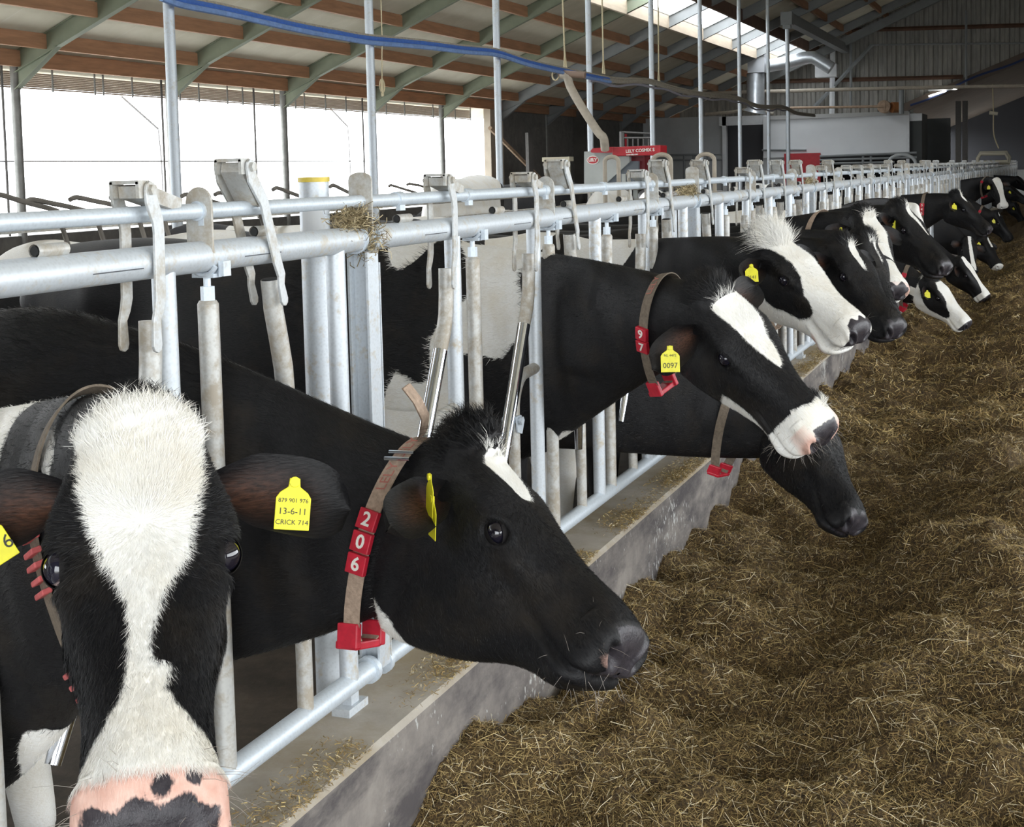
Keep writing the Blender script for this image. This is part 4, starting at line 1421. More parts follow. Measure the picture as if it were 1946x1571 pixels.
    if curly:
        # tufted poll
        dpoll = np.sqrt((a - .0) ** 2 + (b * .75) ** 2 + (c - .01) ** 2)
        nz = np.sin(a * 310 + b * 170) * np.sin(b * 260 + 1.3) * .35 + .8
        disp += np.where(isH, curly * g(dpoll, .045) * nz, 0)
    if gape:
        drop = (c < np.interp(a, [.30, .42, .54], [-.118, -.124, -.118])) & isH & (a > .25)
        P = P + np.where(drop[:, None], (-Cv * gape * 1.0 - A * gape * .5) * np.clip((a - .28) / .2, 0, 1)[:, None], 0)
    cow.eye_c = {}
    for sgn in (1, -1):
        dd = (a - eye_at[0]) ** 2 + (c - eye_at[1]) ** 2 + np.where((np.sign(b) == sgn) & (reg == 2), 0, 9)
        ib = int(np.argmin(dd))
        cow.eye_c[sgn] = np.array([eye_at[0], b[ib] - sgn * .0110, eye_at[1]])
    # ---- trunk relief
    s_ = (P - org) @ hd; z_ = P[:, 2] - wz; l_ = (P - org) @ bl
    isB = reg <= 1
    for sgn in (-1, 1):
        sd = (np.sign(l_) == sgn) & isB
        disp += np.where(sd, .028 * g(np.hypot((s_ - .05) / .8, (z_ - 1.02) / 1.5), .16), 0)
        disp += np.where(sd, .02 * g(np.hypot((s_ - .16), (z_ - .86)), .12), 0)
        disp += np.where(sd, -.015 * g(np.hypot((s_ + .22) / .6, (z_ - 1.15) / 1.6), .12), 0)
        disp += np.where(sd, .035 * g(np.hypot((s_ + 1.22), (z_ - 1.33)), .07), 0)
        disp += np.where(sd, -.03 * g(np.hypot((s_ + 1.05), (z_ - 1.18)), .13), 0)
        disp += np.where(sd, .03 * g(np.hypot((s_ + 1.60), (z_ - 1.30)), .06), 0)
        disp += np.where(sd & (s_ > -.8) & (s_ < -.2), .006 * np.sin(s_ * 62) * g(z_ - 1.0, .25), 0)
    # neck skin folds
    isN = reg == 1
    disp += np.where(isN, .004 * np.sin(s_ * 55 + z_ * 8) * np.clip(np.abs(np.sin(tht)), 0, 1), 0)
    P = P + N * disp[:, None]
    # ---- coat fields
    ncos = np.cos(tht)
    rid = np.repeat(np.arange(R), n)
    W = np.full(len(P), -.05)
    if white_body is not None:
        q = np.full(len(P), -1.0)
        for e in white_body:
            s0, l0, z0, rs, rl, rz = e[:6]
            d = 1 - np.sqrt(((s_ - s0) / rs) ** 2 + ((l_ - l0) / rl) ** 2 + ((z_ - z0) / rz) ** 2)
            q = np.maximum(q, d * min(rs, rl, rz)) if len(e) == 6 else np.where(d > 0, np.minimum(q, -d * .1), q)
        wob = .035 * np.sin(s_ * 13 + z_ * 7) + .03 * np.sin(z_ * 17 - l_ * 9 + 1) + .02 * np.sin(s_ * 31 + 2)
        W = np.where(isB, q + wob * (q > -.3), W)
    if white_head is not None:
        wv = white_head(a, b, c, ncos)
        isP = (reg == 2) | ((reg == 1) & (np.linalg.norm(loc, axis=1) < .26) & (a > -.05))
        W = np.where(isP, wv, W)
    Pk = np.where(isH, pink(a, b, c) if pink else -.05, -.05)
    Pd = np.maximum(np.where(isH, pad(a, b, c) if pad else -.05, -.05), hole)
    # default nose pad: dark moist skin between and round the nostrils
    inner = np.zeros(len(P))
    furco = np.stack([np.where(isH, a, s_), np.where(isH, b, l_), np.where(isH, c, z_)], 1)
    faces = []
    for i in range(R - 1):
        o1, o2 = i * n, (i + 1) * n
        j = np.arange(n); k = (j + 1) % n
        faces.append(np.stack([o1 + j, o1 + k, o2 + k, o2 + j], 1))
    faces = np.concatenate(faces)
    VV, FF = [P], [faces]
    att = {'white': [W], 'pink': [Pk], 'pad': [Pd], 'inner': [inner], 'furco': [furco]}
    nv = len(P)

    def join(pts, fcs, w=-.05, inn=0.0, pd=-.05, fc=None):
        nonlocal nv
        pts = np.array(pts); fcs = np.array(fcs)
        VV.append(pts); FF.append(fcs + nv); nv += len(pts)
        z = np.zeros(len(pts))
        att['white'].append(z + w); att['pink'].append(z - .05); att['pad'].append(z + pd); att['inner'].append(z + inn)
        att['furco'].append(pts if fc is None else fc)
    # ---- ears (cupped leaves, two skins)
    if res >= 0:
        nu, nw = {3: (18, 15), 2: (14, 11), 1: (9, 7), 0: (5, 5)}[res]
        for sgn, (droop, fwd) in zip((1, -1), ears):
            base = np.array([.072, .078 * sgn, -.066])
            dr = nrm([.10 + .9 * math.sin(droop), sgn * math.cos(droop), -.10 + .55 * math.sin(fwd)])
            # width direction: ear opening faces forward/down the face
            wd = nrm(np.cross(dr, [0.25 * math.cos(fwd), 0, 1.0]) * sgn)   # roughly +A
            cup = -np.cross(dr, wd) * sgn
            for side in (0, 1):
                pts, inn = [], []
                for i in range(nu):
                    u = i / (nu - 1)
                    L = .185 * u
                    hw = .058 * math.sqrt(max(0.0, 1 - abs((u - .48) / .52) ** 3.2)) * min(1.0, .50 + 1.5 * u) + .002
                    for j in range(nw):
                        v_ = -1 + 2 * j / (nw - 1)
                        dep = .036 * (1 - u * .55) * (1 - v_ * v_) * (1 - .2 * u)
                        q = base + dr * L + wd * hw * v_ * (1 - .25 * (1 - u)) - cup * dep + wd * .018 * u * u
                        if side:
                            q = q - cup * .006 * (1 - v_ * v_) * 1.5
                        pts.append(q)
                        inn.append((1 - v_ * v_) ** 2.5 * min(1, max(0, .85 - u) * 2.0) * min(1, u * 6) * .62 if side == 0 else 0.0)
                pts = np.array(pts)
                wpts = poll + hs * (pts[:, :1] * A + pts[:, 1:2] * Bv + pts[:, 2:] * Cv)
                F = [(i * nw + j, i * nw + j + 1, (i + 1) * nw + j + 1, (i + 1) * nw + j) for i in range(nu - 1) for j in range(nw - 1)]
                join(wpts, F, fc=pts[:, [1, 0, 2]])
                att['inner'][-1] = np.array(inn)
            if sgn == 1:
                cow.ear_r = (base, dr, wd, cup)
            else:
                cow.ear_l = (base, dr, wd, cup)
    # ---- legs, tail
    def limb(pts, rad, nn=12, pd_last=1):
        T = [np.array(p, float) for p in pts]
        vs, fs = [], []
        for i, p in enumerate(T):
            for j in range(nn):
                an = 2 * math.pi * j / nn
                r0 = rad[i] if not isinstance(rad[i], tuple) else rad[i]
                rx, ry = (r0, r0 * .8) if not isinstance(r0, tuple) else r0
                vs.append(p + hd * rx * math.cos(an) + bl * ry * math.sin(an))
        for i in range(len(T) - 1):
            fs += [(i * nn + j, i * nn + (j + 1) % nn, (i + 1) * nn + (j + 1) % nn, (i + 1) * nn + j) for j in range(nn)]
        return vs, fs
    if legs:
        for sgn in (-1, 1):
            def L(s, l, z):
                return org + hd * s + bl * l * sgn + np.array([0, 0, z])
            pts = catmull([L(.06, .15, .95), L(.05, .16, .80), L(.02, .15, .66), L(.035, .135, .50), L(.05, .13, .38), L(.05, .13, .34), L(.045, .13, .20), L(.05, .13, .11), L(.07, .13, .06), L(.085, .13, .0)], 3)
            rad = np.interp(np.linspace(0, 1, len(pts)), np.linspace(0, 1, 10), [.13, .115, .085, .058, .050, .044, .032, .040, .048, .062])
            v_, f_ = limb(pts, list(rad)); join(v_, f_, w=(.02 if white_body is not None else -.05))
            pts = catmull([L(-1.36, .17, 1.02), L(-1.32, .18, .84), L(-1.26, .17, .70), L(-1.36, .15, .58), L(-1.44, .14, .50), L(-1.42, .14, .42), L(-1.39, .14, .25), L(-1.37, .14, .12), L(-1.34, .14, .06), L(-1.32, .14, .0)], 3)
            rad = np.interp(np.linspace(0, 1, len(pts)), np.linspace(0, 1, 10), [.20, .18, .13, .085, .058, .046, .034, .042, .05, .064])
            v_, f_ = limb(pts, list(rad)); join(v_, f_, w=(.02 if white_body is not None else -.05))
    if tail:
        pts = catmull([org + hd * s + bl * .01 + np.array([0, 0, z]) for s, z in ((-1.60, 1.38), (-1.69, 1.34), (-1.72, 1.2), (-1.72, .9), (-1.71, .6), (-1.72, .4))], 3)
        rad = np.interp(np.linspace(0, 1, len(pts)), [0, .3, .7, .85, 1], [.035, .022, .016, .035, .012])
        v_, f_ = limb(pts, list(rad), 8); join(v_, f_, w=.01)
    cow.P, cow.N, cow.R = P, N, R
    cow.loc = (a, b, c); cow.reg = reg; cow.att = (W, Pk, Pd)
    cow.fwd = (np.gradient(P.reshape(R, n, 3), axis=0)).reshape(-1, 3)
    VA = np.concatenate(VV); FA = np.concatenate(FF)
    me = bpy.data.meshes.new(name)
    me.from_pydata(VA.tolist(), [], FA.tolist())
    me.polygons.foreach_set('use_smooth', np.ones(len(FA), bool))
    for k in ('white', 'pink', 'pad', 'inner'):
        at_ = me.attributes.new(k, 'FLOAT', 'POINT')
        at_.data.foreach_set('value', np.concatenate(att[k]).astype(np.float32))
    at_ = me.attributes.new('furco', 'FLOAT_VECTOR', 'POINT')
    at_.data.foreach_set('vector', np.concatenate(att['furco']).astype(np.float32).ravel())
    me.materials.append(COAT)
    me.update()
    import bmesh
    bm = bmesh.new(); bm.from_mesh(me); bmesh.ops.recalc_face_normals(bm, faces=bm.faces); bm.to_mesh(me); bm.free()
    ob = bpy.data.objects.new(name, me)
    C.objects.link(ob)
    finish(ob, None, label, 'cow', group)
    cow.ob, cow.poll, cow.A, cow.B, cow.C, cow.hs = ob, poll, A, Bv, Cv, hs
    cow.hp = lambda q: poll + hs * (q[0] * A + q[1] * Bv + q[2] * Cv)
    # ---- eyes
    if res >= 1:
        for sgn, look in zip((1, -1), eyes):
            c0 = cow.eye_c[sgn]
            r = .0205
            nl, nm = (16, 24) if res >= 2 else (8, 12)
            ax = nrm([.12, sgn * 1.0, eye_fwd * .8])       # outward
            gaze = nrm(ax + np.array([0.0, 0, -look * 2.2])) if look else ax
            kk = 1.30 if look else 2.6
            pts, scl = [], []
            for i in range(nl + 1):
                for j in range(nm):
                    ph, ps = math.pi * i / nl, 2 * math.pi * j / nm
                    d = np.array([math.sin(ph) * math.cos(ps), math.sin(ph) * math.sin(ps), math.cos(ph)])
                    pts.append(c0 + d * r)
                    ang = math.acos(max(-1, min(1, d @ gaze)))
                    scl.append(min(1, max(0, (ang / kk) * .52)))
            wp = [cow.hp(q) for q in pts]
            F = [(i * nm + j, i * nm + (j + 1) % nm, (i + 1) * nm + (j + 1) % nm, (i + 1) * nm + j) for i in range(nl) for j in range(nm)]
            em = bpy.data.meshes.new('eye')
            em.from_pydata([tuple(q) for q in wp], [], F)
            em.polygons.foreach_set('use_smooth', np.ones(len(F), bool))
            aa = em.attributes.new('sclera', 'FLOAT', 'POINT'); aa.data.foreach_set('value', np.array(scl, np.float32))
            em.materials.append(EYE); em.update()
            eo = bpy.data.objects.new('eye', em); C.objects.link(eo); eo.parent = ob
    # ---- eyelids: lens-shaped opening over the eyeball
    if res >= 2:
        for sgn in (1, -1):
            c0 = cow.eye_c[sgn]
            e1 = nrm([.92, 0, -.39])                       # corner to corner, sloping towards the nose
            o_ = np.array([.10, sgn, eye_fwd])
            ow = nrm(o_ - e1 * (o_ @ e1))
            up = np.array([.39, 0, .92]); up = nrm(up - ow * (up @ ow))
            for lo, hi, rr in ((33, 125, .0228), (-42, -125, .0222)):
                nf, ns_ = 9, 14
                vs = []
                for i in range(nf):
                    ph = math.radians(lo + (hi - lo) * i / (nf - 1))
                    for j in range(ns_):
                        ps = math.radians(-80 + 160 * j / (ns_ - 1))
                        r_ = rr * (1 - .03 * (i == 0))
                        vs.append(cow.hp(c0 + r_ * (math.sin(ps) * e1 * 1.12 + math.cos(ps) * (math.cos(ph) * ow + math.sin(ph) * up))))
                F = [(i * ns_ + j, i * ns_ + j + 1, (i + 1) * ns_ + j + 1, (i + 1) * ns_ + j) for i in range(nf - 1) for j in range(ns_ - 1)]
                mb = MB(); mb.add(vs, F)
                lo_ = mb.build('eyelid', LID, ob)
    return cow


# ---- collars and tags
def neck_surface(cow, t):
    """ring points of the neck at fraction t (0 chest .. 1 skull)"""
    i0, i1 = cow.neck0, cow.neck1
    x = i0 + (i1 - i0) * t
    i = min(int(x), len(cow.rings) - 2); f = x - i
    r0, r1 = cow.rings[i], cow.rings[i + 1]
    mixr = [r0[k] * (1 - f) + r1[k] * f for k in range(8)]
    return lambda th: ring_points(*mixr, np.atleast_1d(th))


def make_collar(cow, t, blocks='', side=1, width=.036, tan=False, tilt=0.0, hang=.05, first=.95, pitch=.34, flip=False, buckle=True, block_mat=None, loop=False, tname='collar'):
    """Strap round the neck; side=+1 puts the number blocks on the cow's right."""
    m = 72
    th = np.linspace(0, 2 * math.pi, m, endpoint=False)
    A0 = neck_surface(cow, t)(th)
    eps = .02
    dirn = neck_surface(cow, min(t + eps, 1.02))(th) - neck_surface(cow, t - eps)(th)
    dirn = dirn.mean(0); dirn = nrm(dirn)
    cen = A0.mean(0)
    vert = nrm(A0[0] - A0[m // 2])
    out = A0 - cen
    out = out - np.outer(out @ dirn, dirn); out /= np.linalg.norm(out, axis=1, keepdims=True)
    dn = np.clip(-np.cos(th), 0, 1) ** 3
    mid = A0 + out * .007 - np.outer(dn * hang, vert) + np.outer(np.cos(th) * tilt, dirn)
    V, Fq = [], []
    for w in (-.5, .5):
        for o in (0, .0035):
            V += [tuple(p) for p in mid + dirn * width * w + out * o]
    for j in range(m):
        k = (j + 1) % m
        a, b, c_, d = j, m + j, 2 * m + j, 3 * m + j
        a2, b2, c2, d2 = k, m + k, 2 * m + k, 3 * m + k
        Fq += [(a, a2, b2, b), (b, b2, d2, d), (d, d2, c2, c_), (c_, c2, a2, a)]
    mb = MB(); mb.add(V, Fq)
    co = mb.build('collar', STRAP_TAN if tan else STRAP, cow.ob)
    cow.col_mid = lambda x: np.array([np.interp(x % (2 * math.pi), np.append(th, 2 * math.pi), np.append(mid[:, i], mid[0, i])) for i in range(3)])
    def frame(x):
        p = cow.col_mid(x); q = cow.col_mid(x + .04)
        tang = nrm(q - p)
        o = nrm(np.cross(dirn, tang)); 
        if o @ (p - cen) < 0: o = -o
        return p, tang, o
    cow.frame, cow.dirn = frame, dirn
    bmz = block_mat or RED_PLASTIC
    # walk down the neck side placing the blocks
    x = first * side
    for ch in blocks:
        p, tg, o = frame(x)
        if side < 0: tg = -tg
        tg = nrm(tg)
        xa = nrm(np.cross(tg, o))
        Rm = np.stack([xa, -tg, o], 1)
        if np.linalg.det(Rm) < 0:
            Rm[:, 0] *= -1
        mbk = MB(); mbk.box(p + o * .008, (width * 1.18, .040, .014), Rm)
        bo = mbk.build('number_block', bmz, co, smooth=False, bevel=.002)
        mw = Matrix.Translation(Vector(p + o * .0155)) @ Matrix(Rm.tolist()).to_4x4()
        text_mesh('number', ch, .038, WHITE_PLASTIC, bo, mw, .0006, .0008)
        # next block: step the arc length
        d = 0; xx = x
        while d < .0415:
            p2 = cow.col_mid(xx); xx += .01 * side; d += np.linalg.norm(cow.col_mid(xx) - p2)
        x = xx
    if buckle:
        p, tg, o = frame(math.pi)
        Rm = np.stack([dirn, tg, np.cross(dirn, tg)], 1)
        mbk = MB(); mbk.box(p, (width * 1.35, .075, .016), Rm)
        mbk.box(p + Rm[:, 1] * .036 - Rm[:, 2] * 0 + vert * .02, (width * 1.3, .014, .05), Rm); mbk.box(p - Rm[:, 1] * .036 + vert * .02, (width * 1.3, .014, .05), Rm)
        mbk.build('collar_weight', bmz, co, smooth=False, bevel=.003)
    return co


def ear_tag(cow, side, u=.42, v=.0, size=(.054, .070), lines=(), yaw=0.0, edge=False, off=.012, pitch=0.0):
    """Yellow tag hanging on the front of the ear; side 'r' or 'l' = the cow's own right/left."""
    base, dr, wd, cup = cow.ear_r if side == 'r' else cow.ear_l
    q = base + dr * .185 * u + wd * .05 * v + cup * off
    p = cow.hp(q)
    nC = nrm(cup[0] * cow.A + cup[1] * cow.B + cup[2] * cow.C)
    toc = nrm(CAM - p)
    n = nrm(nC * .35 + toc * .9) if not edge else nrm(np.cross(toc, [0, 0, 1]) + toc * .25)
    down = nrm(np.array([0, 0, -1.0]) - n * (-n[2]))
    if pitch:
        sx = np.cross(down, n)
        down = nrm(down * math.cos(pitch) + sx * math.sin(pitch))
    xa = nrm(np.cross(-down, n))
    Rm = np.stack([xa, -down, n], 1)
    w, h = size
    poly = [(-w * .5, -h), (w * .5, -h), (w * .5, -h * .30), (w * .40, -h * .18), (w * .17, -h * .05), (w * .15, h * .14), (-w * .15, h * .14), (-w * .17, -h * .05), (-w * .40, -h * .18), (-w * .5, -h * .30)]
    V = [p + Rm @ np.array([x, y, z]) for z in (0, .0016) for x, y in poly]
    k = len(poly)
    mb = MB(); mb.add(V, [tuple(range(k))[::-1], tuple(range(k, 2 * k))] + [(i, (i + 1) % k, k + (i + 1) % k, k + i) for i in range(k)])
    mb.tube([p + Rm @ np.array([0, h * .05, 0]), p + Rm @ np.array([0, h * .05, .006])], .007, 10)
    to = mb.build('ear_tag', YELLOW, cow.ob, smooth=False, bevel=.0008)
    for s, y, sz in lines:
        mw = Matrix.Translation(Vector(p + Rm @ np.array([0, -h * y, .0022]))) @ Matrix(Rm.tolist()).to_4x4()
        text_mesh('lettering', s, sz, BLACK_INK, to, mw, .0002)
    return to


def solve_nose(poll, px, Lh, far=False):
    r = RC @ np.array([(px[0] - PPX) / F_PX, (px[1] - PPY) / F_PX, 1.0])
    d = CAM - poll
    a, b, c = r @ r, 2 * d @ r, d @ d - Lh * Lh
    D = b * b - 4 * a * c
    k = -b / (2 * a) if D < 0 else (-b + (1 if far else -1) * math.sqrt(D)) / (2 * a)
    q = CAM + k * r
    return poll + nrm(q - poll) * Lh if D >= 0 else q


def coat_hair(cow, N, keep, length=(.008, .014), width=.0006, lift=.28, seed=1, dirfun=None, curl=.25, name='coat_hair', fwd_sign=-1.0):
    """Short hair over part of the coat: thin tapered strands that take the coat colour under their roots."""
    r = np.random.default_rng(seed)
    n, R = cow.n, cow.R
    P = cow.P.reshape(R, n, 3)
    nx = np.roll(P, -1, 1)
    area = np.linalg.norm(np.cross(nx[:-1] - P[:-1], P[1:] - P[:-1]), axis=2).ravel()
    a, b, c = cow.loc
    w = keep(a, b, c, cow.reg, cow.P)[: (R - 1) * n].astype(float) * area
    vis = np.einsum('ij,ij->i', cow.N[: (R - 1) * n], CAM - cow.P[: (R - 1) * n]) > -.15
    w = w * vis
    idx = r.choice(len(w), N, p=w / w.sum())
    ri, ti = idx // n, idx % n
    u, v = r.random(N), r.random(N)
    i00, i01, i10, i11 = ri * n + ti, ri * n + (ti + 1) % n, (ri + 1) * n + ti, (ri + 1) * n + (ti + 1) % n
    W4 = np.stack([(1 - u) * (1 - v), (1 - u) * v, u * (1 - v), u * v], 1)
    def lerp(A_):
        A_ = np.asarray(A_)
        if A_.ndim == 1:
            return (A_[i00] * W4[:, 0] + A_[i01] * W4[:, 1] + A_[i10] * W4[:, 2] + A_[i11] * W4[:, 3])
        return (A_[i00] * W4[:, :1] + A_[i01] * W4[:, 1:2] + A_[i10] * W4[:, 2:3] + A_[i11] * W4[:, 3:])
    p, nn_ = lerp(cow.P), lerp(cow.N)
    nn_ /= np.linalg.norm(nn_, axis=1, keepdims=True)
    d = lerp(cow.fwd) * fwd_sign
    if dirfun is not None:
        d = dirfun(cow, lerp(a), lerp(b), lerp(c), d)
    d -= nn_ * np.einsum('ij,ij->i', d, nn_)[:, None]
    d /= np.linalg.norm(d, axis=1, keepdims=True) + 1e-9
    s = np.cross(nn_, d)
    d = d + s * (r.normal(size=N) * curl)[:, None]
    L = r.uniform(length[0], length[1], N)
    lf = lift * r.uniform(.5, 1.5, N)
    p0 = p - nn_ * .001
    p1 = p + (d * (L * .55)[:, None]) + nn_ * (L * .55 * lf * 1.2)[:, None]
    p2 = p1 + d * (L * .45)[:, None] + nn_ * (L * .45 * lf * .5)[:, None] + s * (L * r.normal(size=N) * .12)[:, None]
    # strands turn their flat side towards the open air
    s2 = np.cross(d, nn_ + r.normal(size=(N, 3)) * .35); s2 /= np.linalg.norm(s2, axis=1, keepdims=True)
    hw = s2 * width / 2
    V = np.stack([p0 + hw, p0 - hw, p1 + hw * .8, p1 - hw * .8, p2], 1).reshape(-1, 3)
    k = np.arange(N) * 5
    q = np.stack([k, k + 1, k + 3, k + 2], 1)
    t = np.stack([k + 2, k + 3, k + 4], 1)
    me = bpy.data.meshes.new(name)
    me.vertices.add(len(V)); me.vertices.foreach_set('co', V.astype(np.float32).ravel())
    lv = np.concatenate([q.ravel(), t.ravel()]).astype(np.int32)
    me.loops.add(len(lv)); me.loops.foreach_set('vertex_index', lv)
    me.polygons.add(2 * N)
    me.polygons.foreach_set('loop_start', np.concatenate([np.arange(N) * 4, 4 * N + np.arange(N) * 3]).astype(np.int32))
    me.polygons.foreach_set('use_smooth', np.ones(2 * N, bool))
    for kk, arr in zip(('white', 'pink', 'pad'), cow.att):
        at_ = me.attributes.new(kk, 'FLOAT', 'POINT')
        at_.data.foreach_set('value', np.repeat(lerp(arr), 5).astype(np.float32))
    at_ = me.attributes.new('furco', 'FLOAT_VECTOR', 'POINT')
    fc = np.repeat(p + r.normal(size=p.shape) * .02, 5, axis=0)
    at_.data.foreach_set('vector', fc.astype(np.float32).ravel())
    me.materials.append(COAT)
    me.update(calc_edges=True); me.validate()
    o = bpy.data.objects.new(name, me); C.objects.link(o); o.parent = cow.ob
    o['kind'] = 'stuff'
    return o


def face_dir(cow, a, b, c, d):
    """hair leaves a whorl between the eyes, runs up to the poll and down to the nose"""
    va, vb = a - .165, b
    rad = np.sqrt(va ** 2 + vb ** 2) + 1e-5
    k = np.clip(1.4 - np.abs(c) / .08, 0, 1)[:, None]
    rdir = cow.A[None] * (va / rad)[:, None] + cow.B[None] * (vb / rad)[:, None] * .8
    side = cow.A[None] * np.where(a > .12, 1, -.6)[:, None] - cow.C[None] * .6
    return rdir * k + side * (1 - k)


def whiskers(cow, N, seed, length=(.02, .05)):
    r = np.random.default_rng(seed)
    a, b, c = cow.loc
    m_ = (cow.reg == 2) & (a > .44) & (np.abs(b) > .03)
    ids = r.choice(np.nonzero(m_)[0], N)
    mb = MB()
    for i in ids:
        p, nn_ = cow.P[i], cow.N[i]
        d = nrm(nn_ + r.normal(size=3) * .35 + cow.A * .2)
        L = r.uniform(*length)
        mb.tube([p, p + d * L * .5, p + d * L + np.array([0, 0, -.1]) * L], [.0004, .0003, .0001], 3, caps=False)
    o = mb.build('whiskers', WHISKER, cow.ob)
    o['kind'] = 'stuff'
    return o


WHISKER = simple('whisker_hair', (.28, .25, .22), .6)

# ------------------------------------------------------------------ feed heap
_LAT = np.random.default_rng(99).random((512, 512))


def vnoise(x, y, s):
    x = np.asarray(x, float) / s; y = np.asarray(y, float) / s
    i, j = np.floor(x).astype(int), np.floor(y).astype(int)
    u, v = x - i, y - j
    u, v = u * u * (3 - 2 * u), v * v * (3 - 2 * v)
    g_ = lambda a, b: _LAT[a % 512, b % 512]
    return (g_(i, j) * (1 - u) + g_(i + 1, j) * u) * (1 - v) + (g_(i, j + 1) * (1 - u) + g_(i + 1, j + 1) * u) * v


def feed_z(x, y):
    x = np.asarray(x, float); y = np.asarray(y, float)
    base = np.interp(x, [0.0, .09, .30, .60, .85, 1.10, 1.4, 2.0, 2.8, 3.6, 4.3], [.185, .18, .165, .12, .11, .22, .29, .30, .24, .10, .0])
    x2, y2 = x * .8 + y * .6, y * .8 - x * .6
    und = .14 * (vnoise(x2, y2, .42) - .5) + .12 * (vnoise(x2 + 9, y + 3, .21) - .5) - .06 * np.abs(vnoise(x2 + 5, y2 + 1, .30) - .5) * 2 + .05 * (vnoise(x, y2, .09) - .5) + .016 * (vnoise(x2, y, .04) - .5)
    kerb = .09 * (vnoise(y, y * 0 + 3, .55) - .5) * np.exp(-((x - .15) / .3) ** 2)
    f = np.clip((4.4 - x) / .8, 0, 1)
    return np.maximum(base + (und + kerb + .02) * f, -.01)


def feed_normal_z(x, y):
    e = .01
    gx = (feed_z(x + e, y) - feed_z(x - e, y)) / (2 * e)
    gy = (feed_z(x, y + e) - feed_z(x, y - e)) / (2 * e)
    nn = np.stack([-gx, -gy, np.ones_like(gx)], -1)
    return nn / np.linalg.norm(nn, axis=-1, keepdims=True)


xs = np.concatenate([np.linspace(.085, 1.8, 150), np.linspace(1.82, 4.4, 50)])
ys = np.concatenate([np.linspace(1.2, 7, 420), np.linspace(7.05, 16, 170), np.linspace(16.2, 62, 140)])
X, Y = np.meshgrid(xs, ys)
lump = rng.normal(size=X.shape) * .004
Z = feed_z(X, Y) + lump
V = np.stack([X, Y, Z], -1).reshape(-1, 3)
nx, ny = len(xs), len(ys)
I, J = np.meshgrid(np.arange(nx - 1), np.arange(ny - 1))
q = (J * nx + I).ravel()
Fq = np.stack([q, q + 1, q + nx + 1, q + nx], 1)
FEED, ntf, bf = mat('chopped_silage')
p = gpos(ntf)
n1 = noise(ntf, 130, 5, .75, mapping(ntf, p, (1, 1, .6)))
n2 = noise(ntf, 9, 5, .65, p)
r1 = ramp(ntf, n1.outputs['Fac'], [(.34, (.022, .013, .005)), (.5, (.12, .078, .028)), (.70, (.36, .245, .095))])  # darkest tones put the shadow between the stalks into the colour
r2 = ramp(ntf, n2.outputs['Fac'], [(.35, (.75, .68, .6)), (.65, (1.15, 1.1, 1.0))])
mx = nnew(ntf, 'ShaderNodeMix', data_type='RGBA', blend_type='MULTIPLY'); mx.inputs['Factor'].default_value = 1
ntf.links.new(r1.outputs['Color'], mx.inputs[6]); ntf.links.new(r2.outputs['Color'], mx.inputs[7])
ntf.links.new(mx.outputs[2], bf.inputs['Base Color'])
bf.inputs['Roughness'].default_value = .8
bump(ntf, bf, n1.outputs['Fac'], .9, .02)


def np_mesh(name, V, Fq, mats, mi=None, smooth=False):
    me = bpy.data.meshes.new(name)
    k = Fq.shape[1]
    me.vertices.add(len(V)); me.vertices.foreach_set('co', np.asarray(V, np.float32).ravel())
    me.loops.add(Fq.size); me.loops.foreach_set('vertex_index', Fq.astype(np.int32).ravel())
    me.polygons.add(len(Fq)); me.polygons.foreach_set('loop_start', np.arange(0, Fq.size, k, dtype=np.int32))
    for m_ in mats:
        me.materials.append(m_)
    if mi is not None:
        me.polygons.foreach_set('material_index', np.asarray(mi, np.int32))
    if smooth:
        me.polygons.foreach_set('use_smooth', np.ones(len(Fq), bool))
    me.update(calc_edges=True)
    me.validate()
    o = bpy.data.objects.new(name, me)
    C.objects.link(o)
    return o


heap = np_mesh('silage_heap', V, Fq, [FEED], smooth=True)
finish(heap, 'stuff', 'long brown heap of chopped silage and straw along the kerb', 'feed')

STRAWS = [simple('stalk_olive', (.21, .148, .055), .75, 0, .35, 200), simple('stalk_brown', (.37, .25, .098), .75, 0, .3, 200),
          simple('stalk_gold', (.58, .44, .19), .7, 0, .25, 200), simple('stalk_pale', (.78, .68, .46), .65, 0, .2, 200)]


def stalks(N, ygen, xgen, lmin, lmax, wmin, wmax, probs, zfun, lift, seed, tilt=.5):
    r = np.random.default_rng(seed)
    y = ygen(r, N); x = xgen(r, N)
    n_ = feed_normal_z(x, y) if zfun is feed_z else np.tile(np.array([0, 0, 1.0]), (N, 1))
    L = r.uniform(lmin, lmax, N) * r.uniform(.5, 1, N)
    an = r.uniform(0, 2 * math.pi, N)
    d = np.stack([np.cos(an), np.sin(an), np.zeros(N)], 1)
    d -= n_ * np.einsum('ij,ij->i', d, n_)[:, None]
    d += n_ * (r.normal(size=N) * tilt)[:, None]
    d /= np.linalg.norm(d, axis=1, keepdims=True)
    c = np.stack([x, y, zfun(x, y)], 1) + n_ * (r.uniform(-.3, 1, N) * lift)[:, None]
    s = np.cross(d, n_ + r.normal(size=(N, 3)) * .5); s /= np.linalg.norm(s, axis=1, keepdims=True)
    w = r.uniform(wmin, wmax, N)
    bend = n_ * (L * r.uniform(-.04, .10, N))[:, None] + s * (L * r.normal(size=N) * .035)[:, None]
    P0, P1, P2 = c - d * (L / 2)[:, None], c + bend, c + d * (L / 2)[:, None]
    sw = s * (w / 2)[:, None]
    V = np.stack([P0 + sw, P0 - sw, P1 + sw, P1 - sw, P2 + sw * .6, P2 - sw * .6], 1).reshape(-1, 3)
    b = np.arange(N) * 6
    F = np.concatenate([np.stack([b, b + 1, b + 3, b + 2], 1), np.stack([b + 2, b + 3, b + 5, b + 4], 1)])
    mi = r.choice(len(probs), N, p=probs)
    return V, F, np.concatenate([mi, mi])


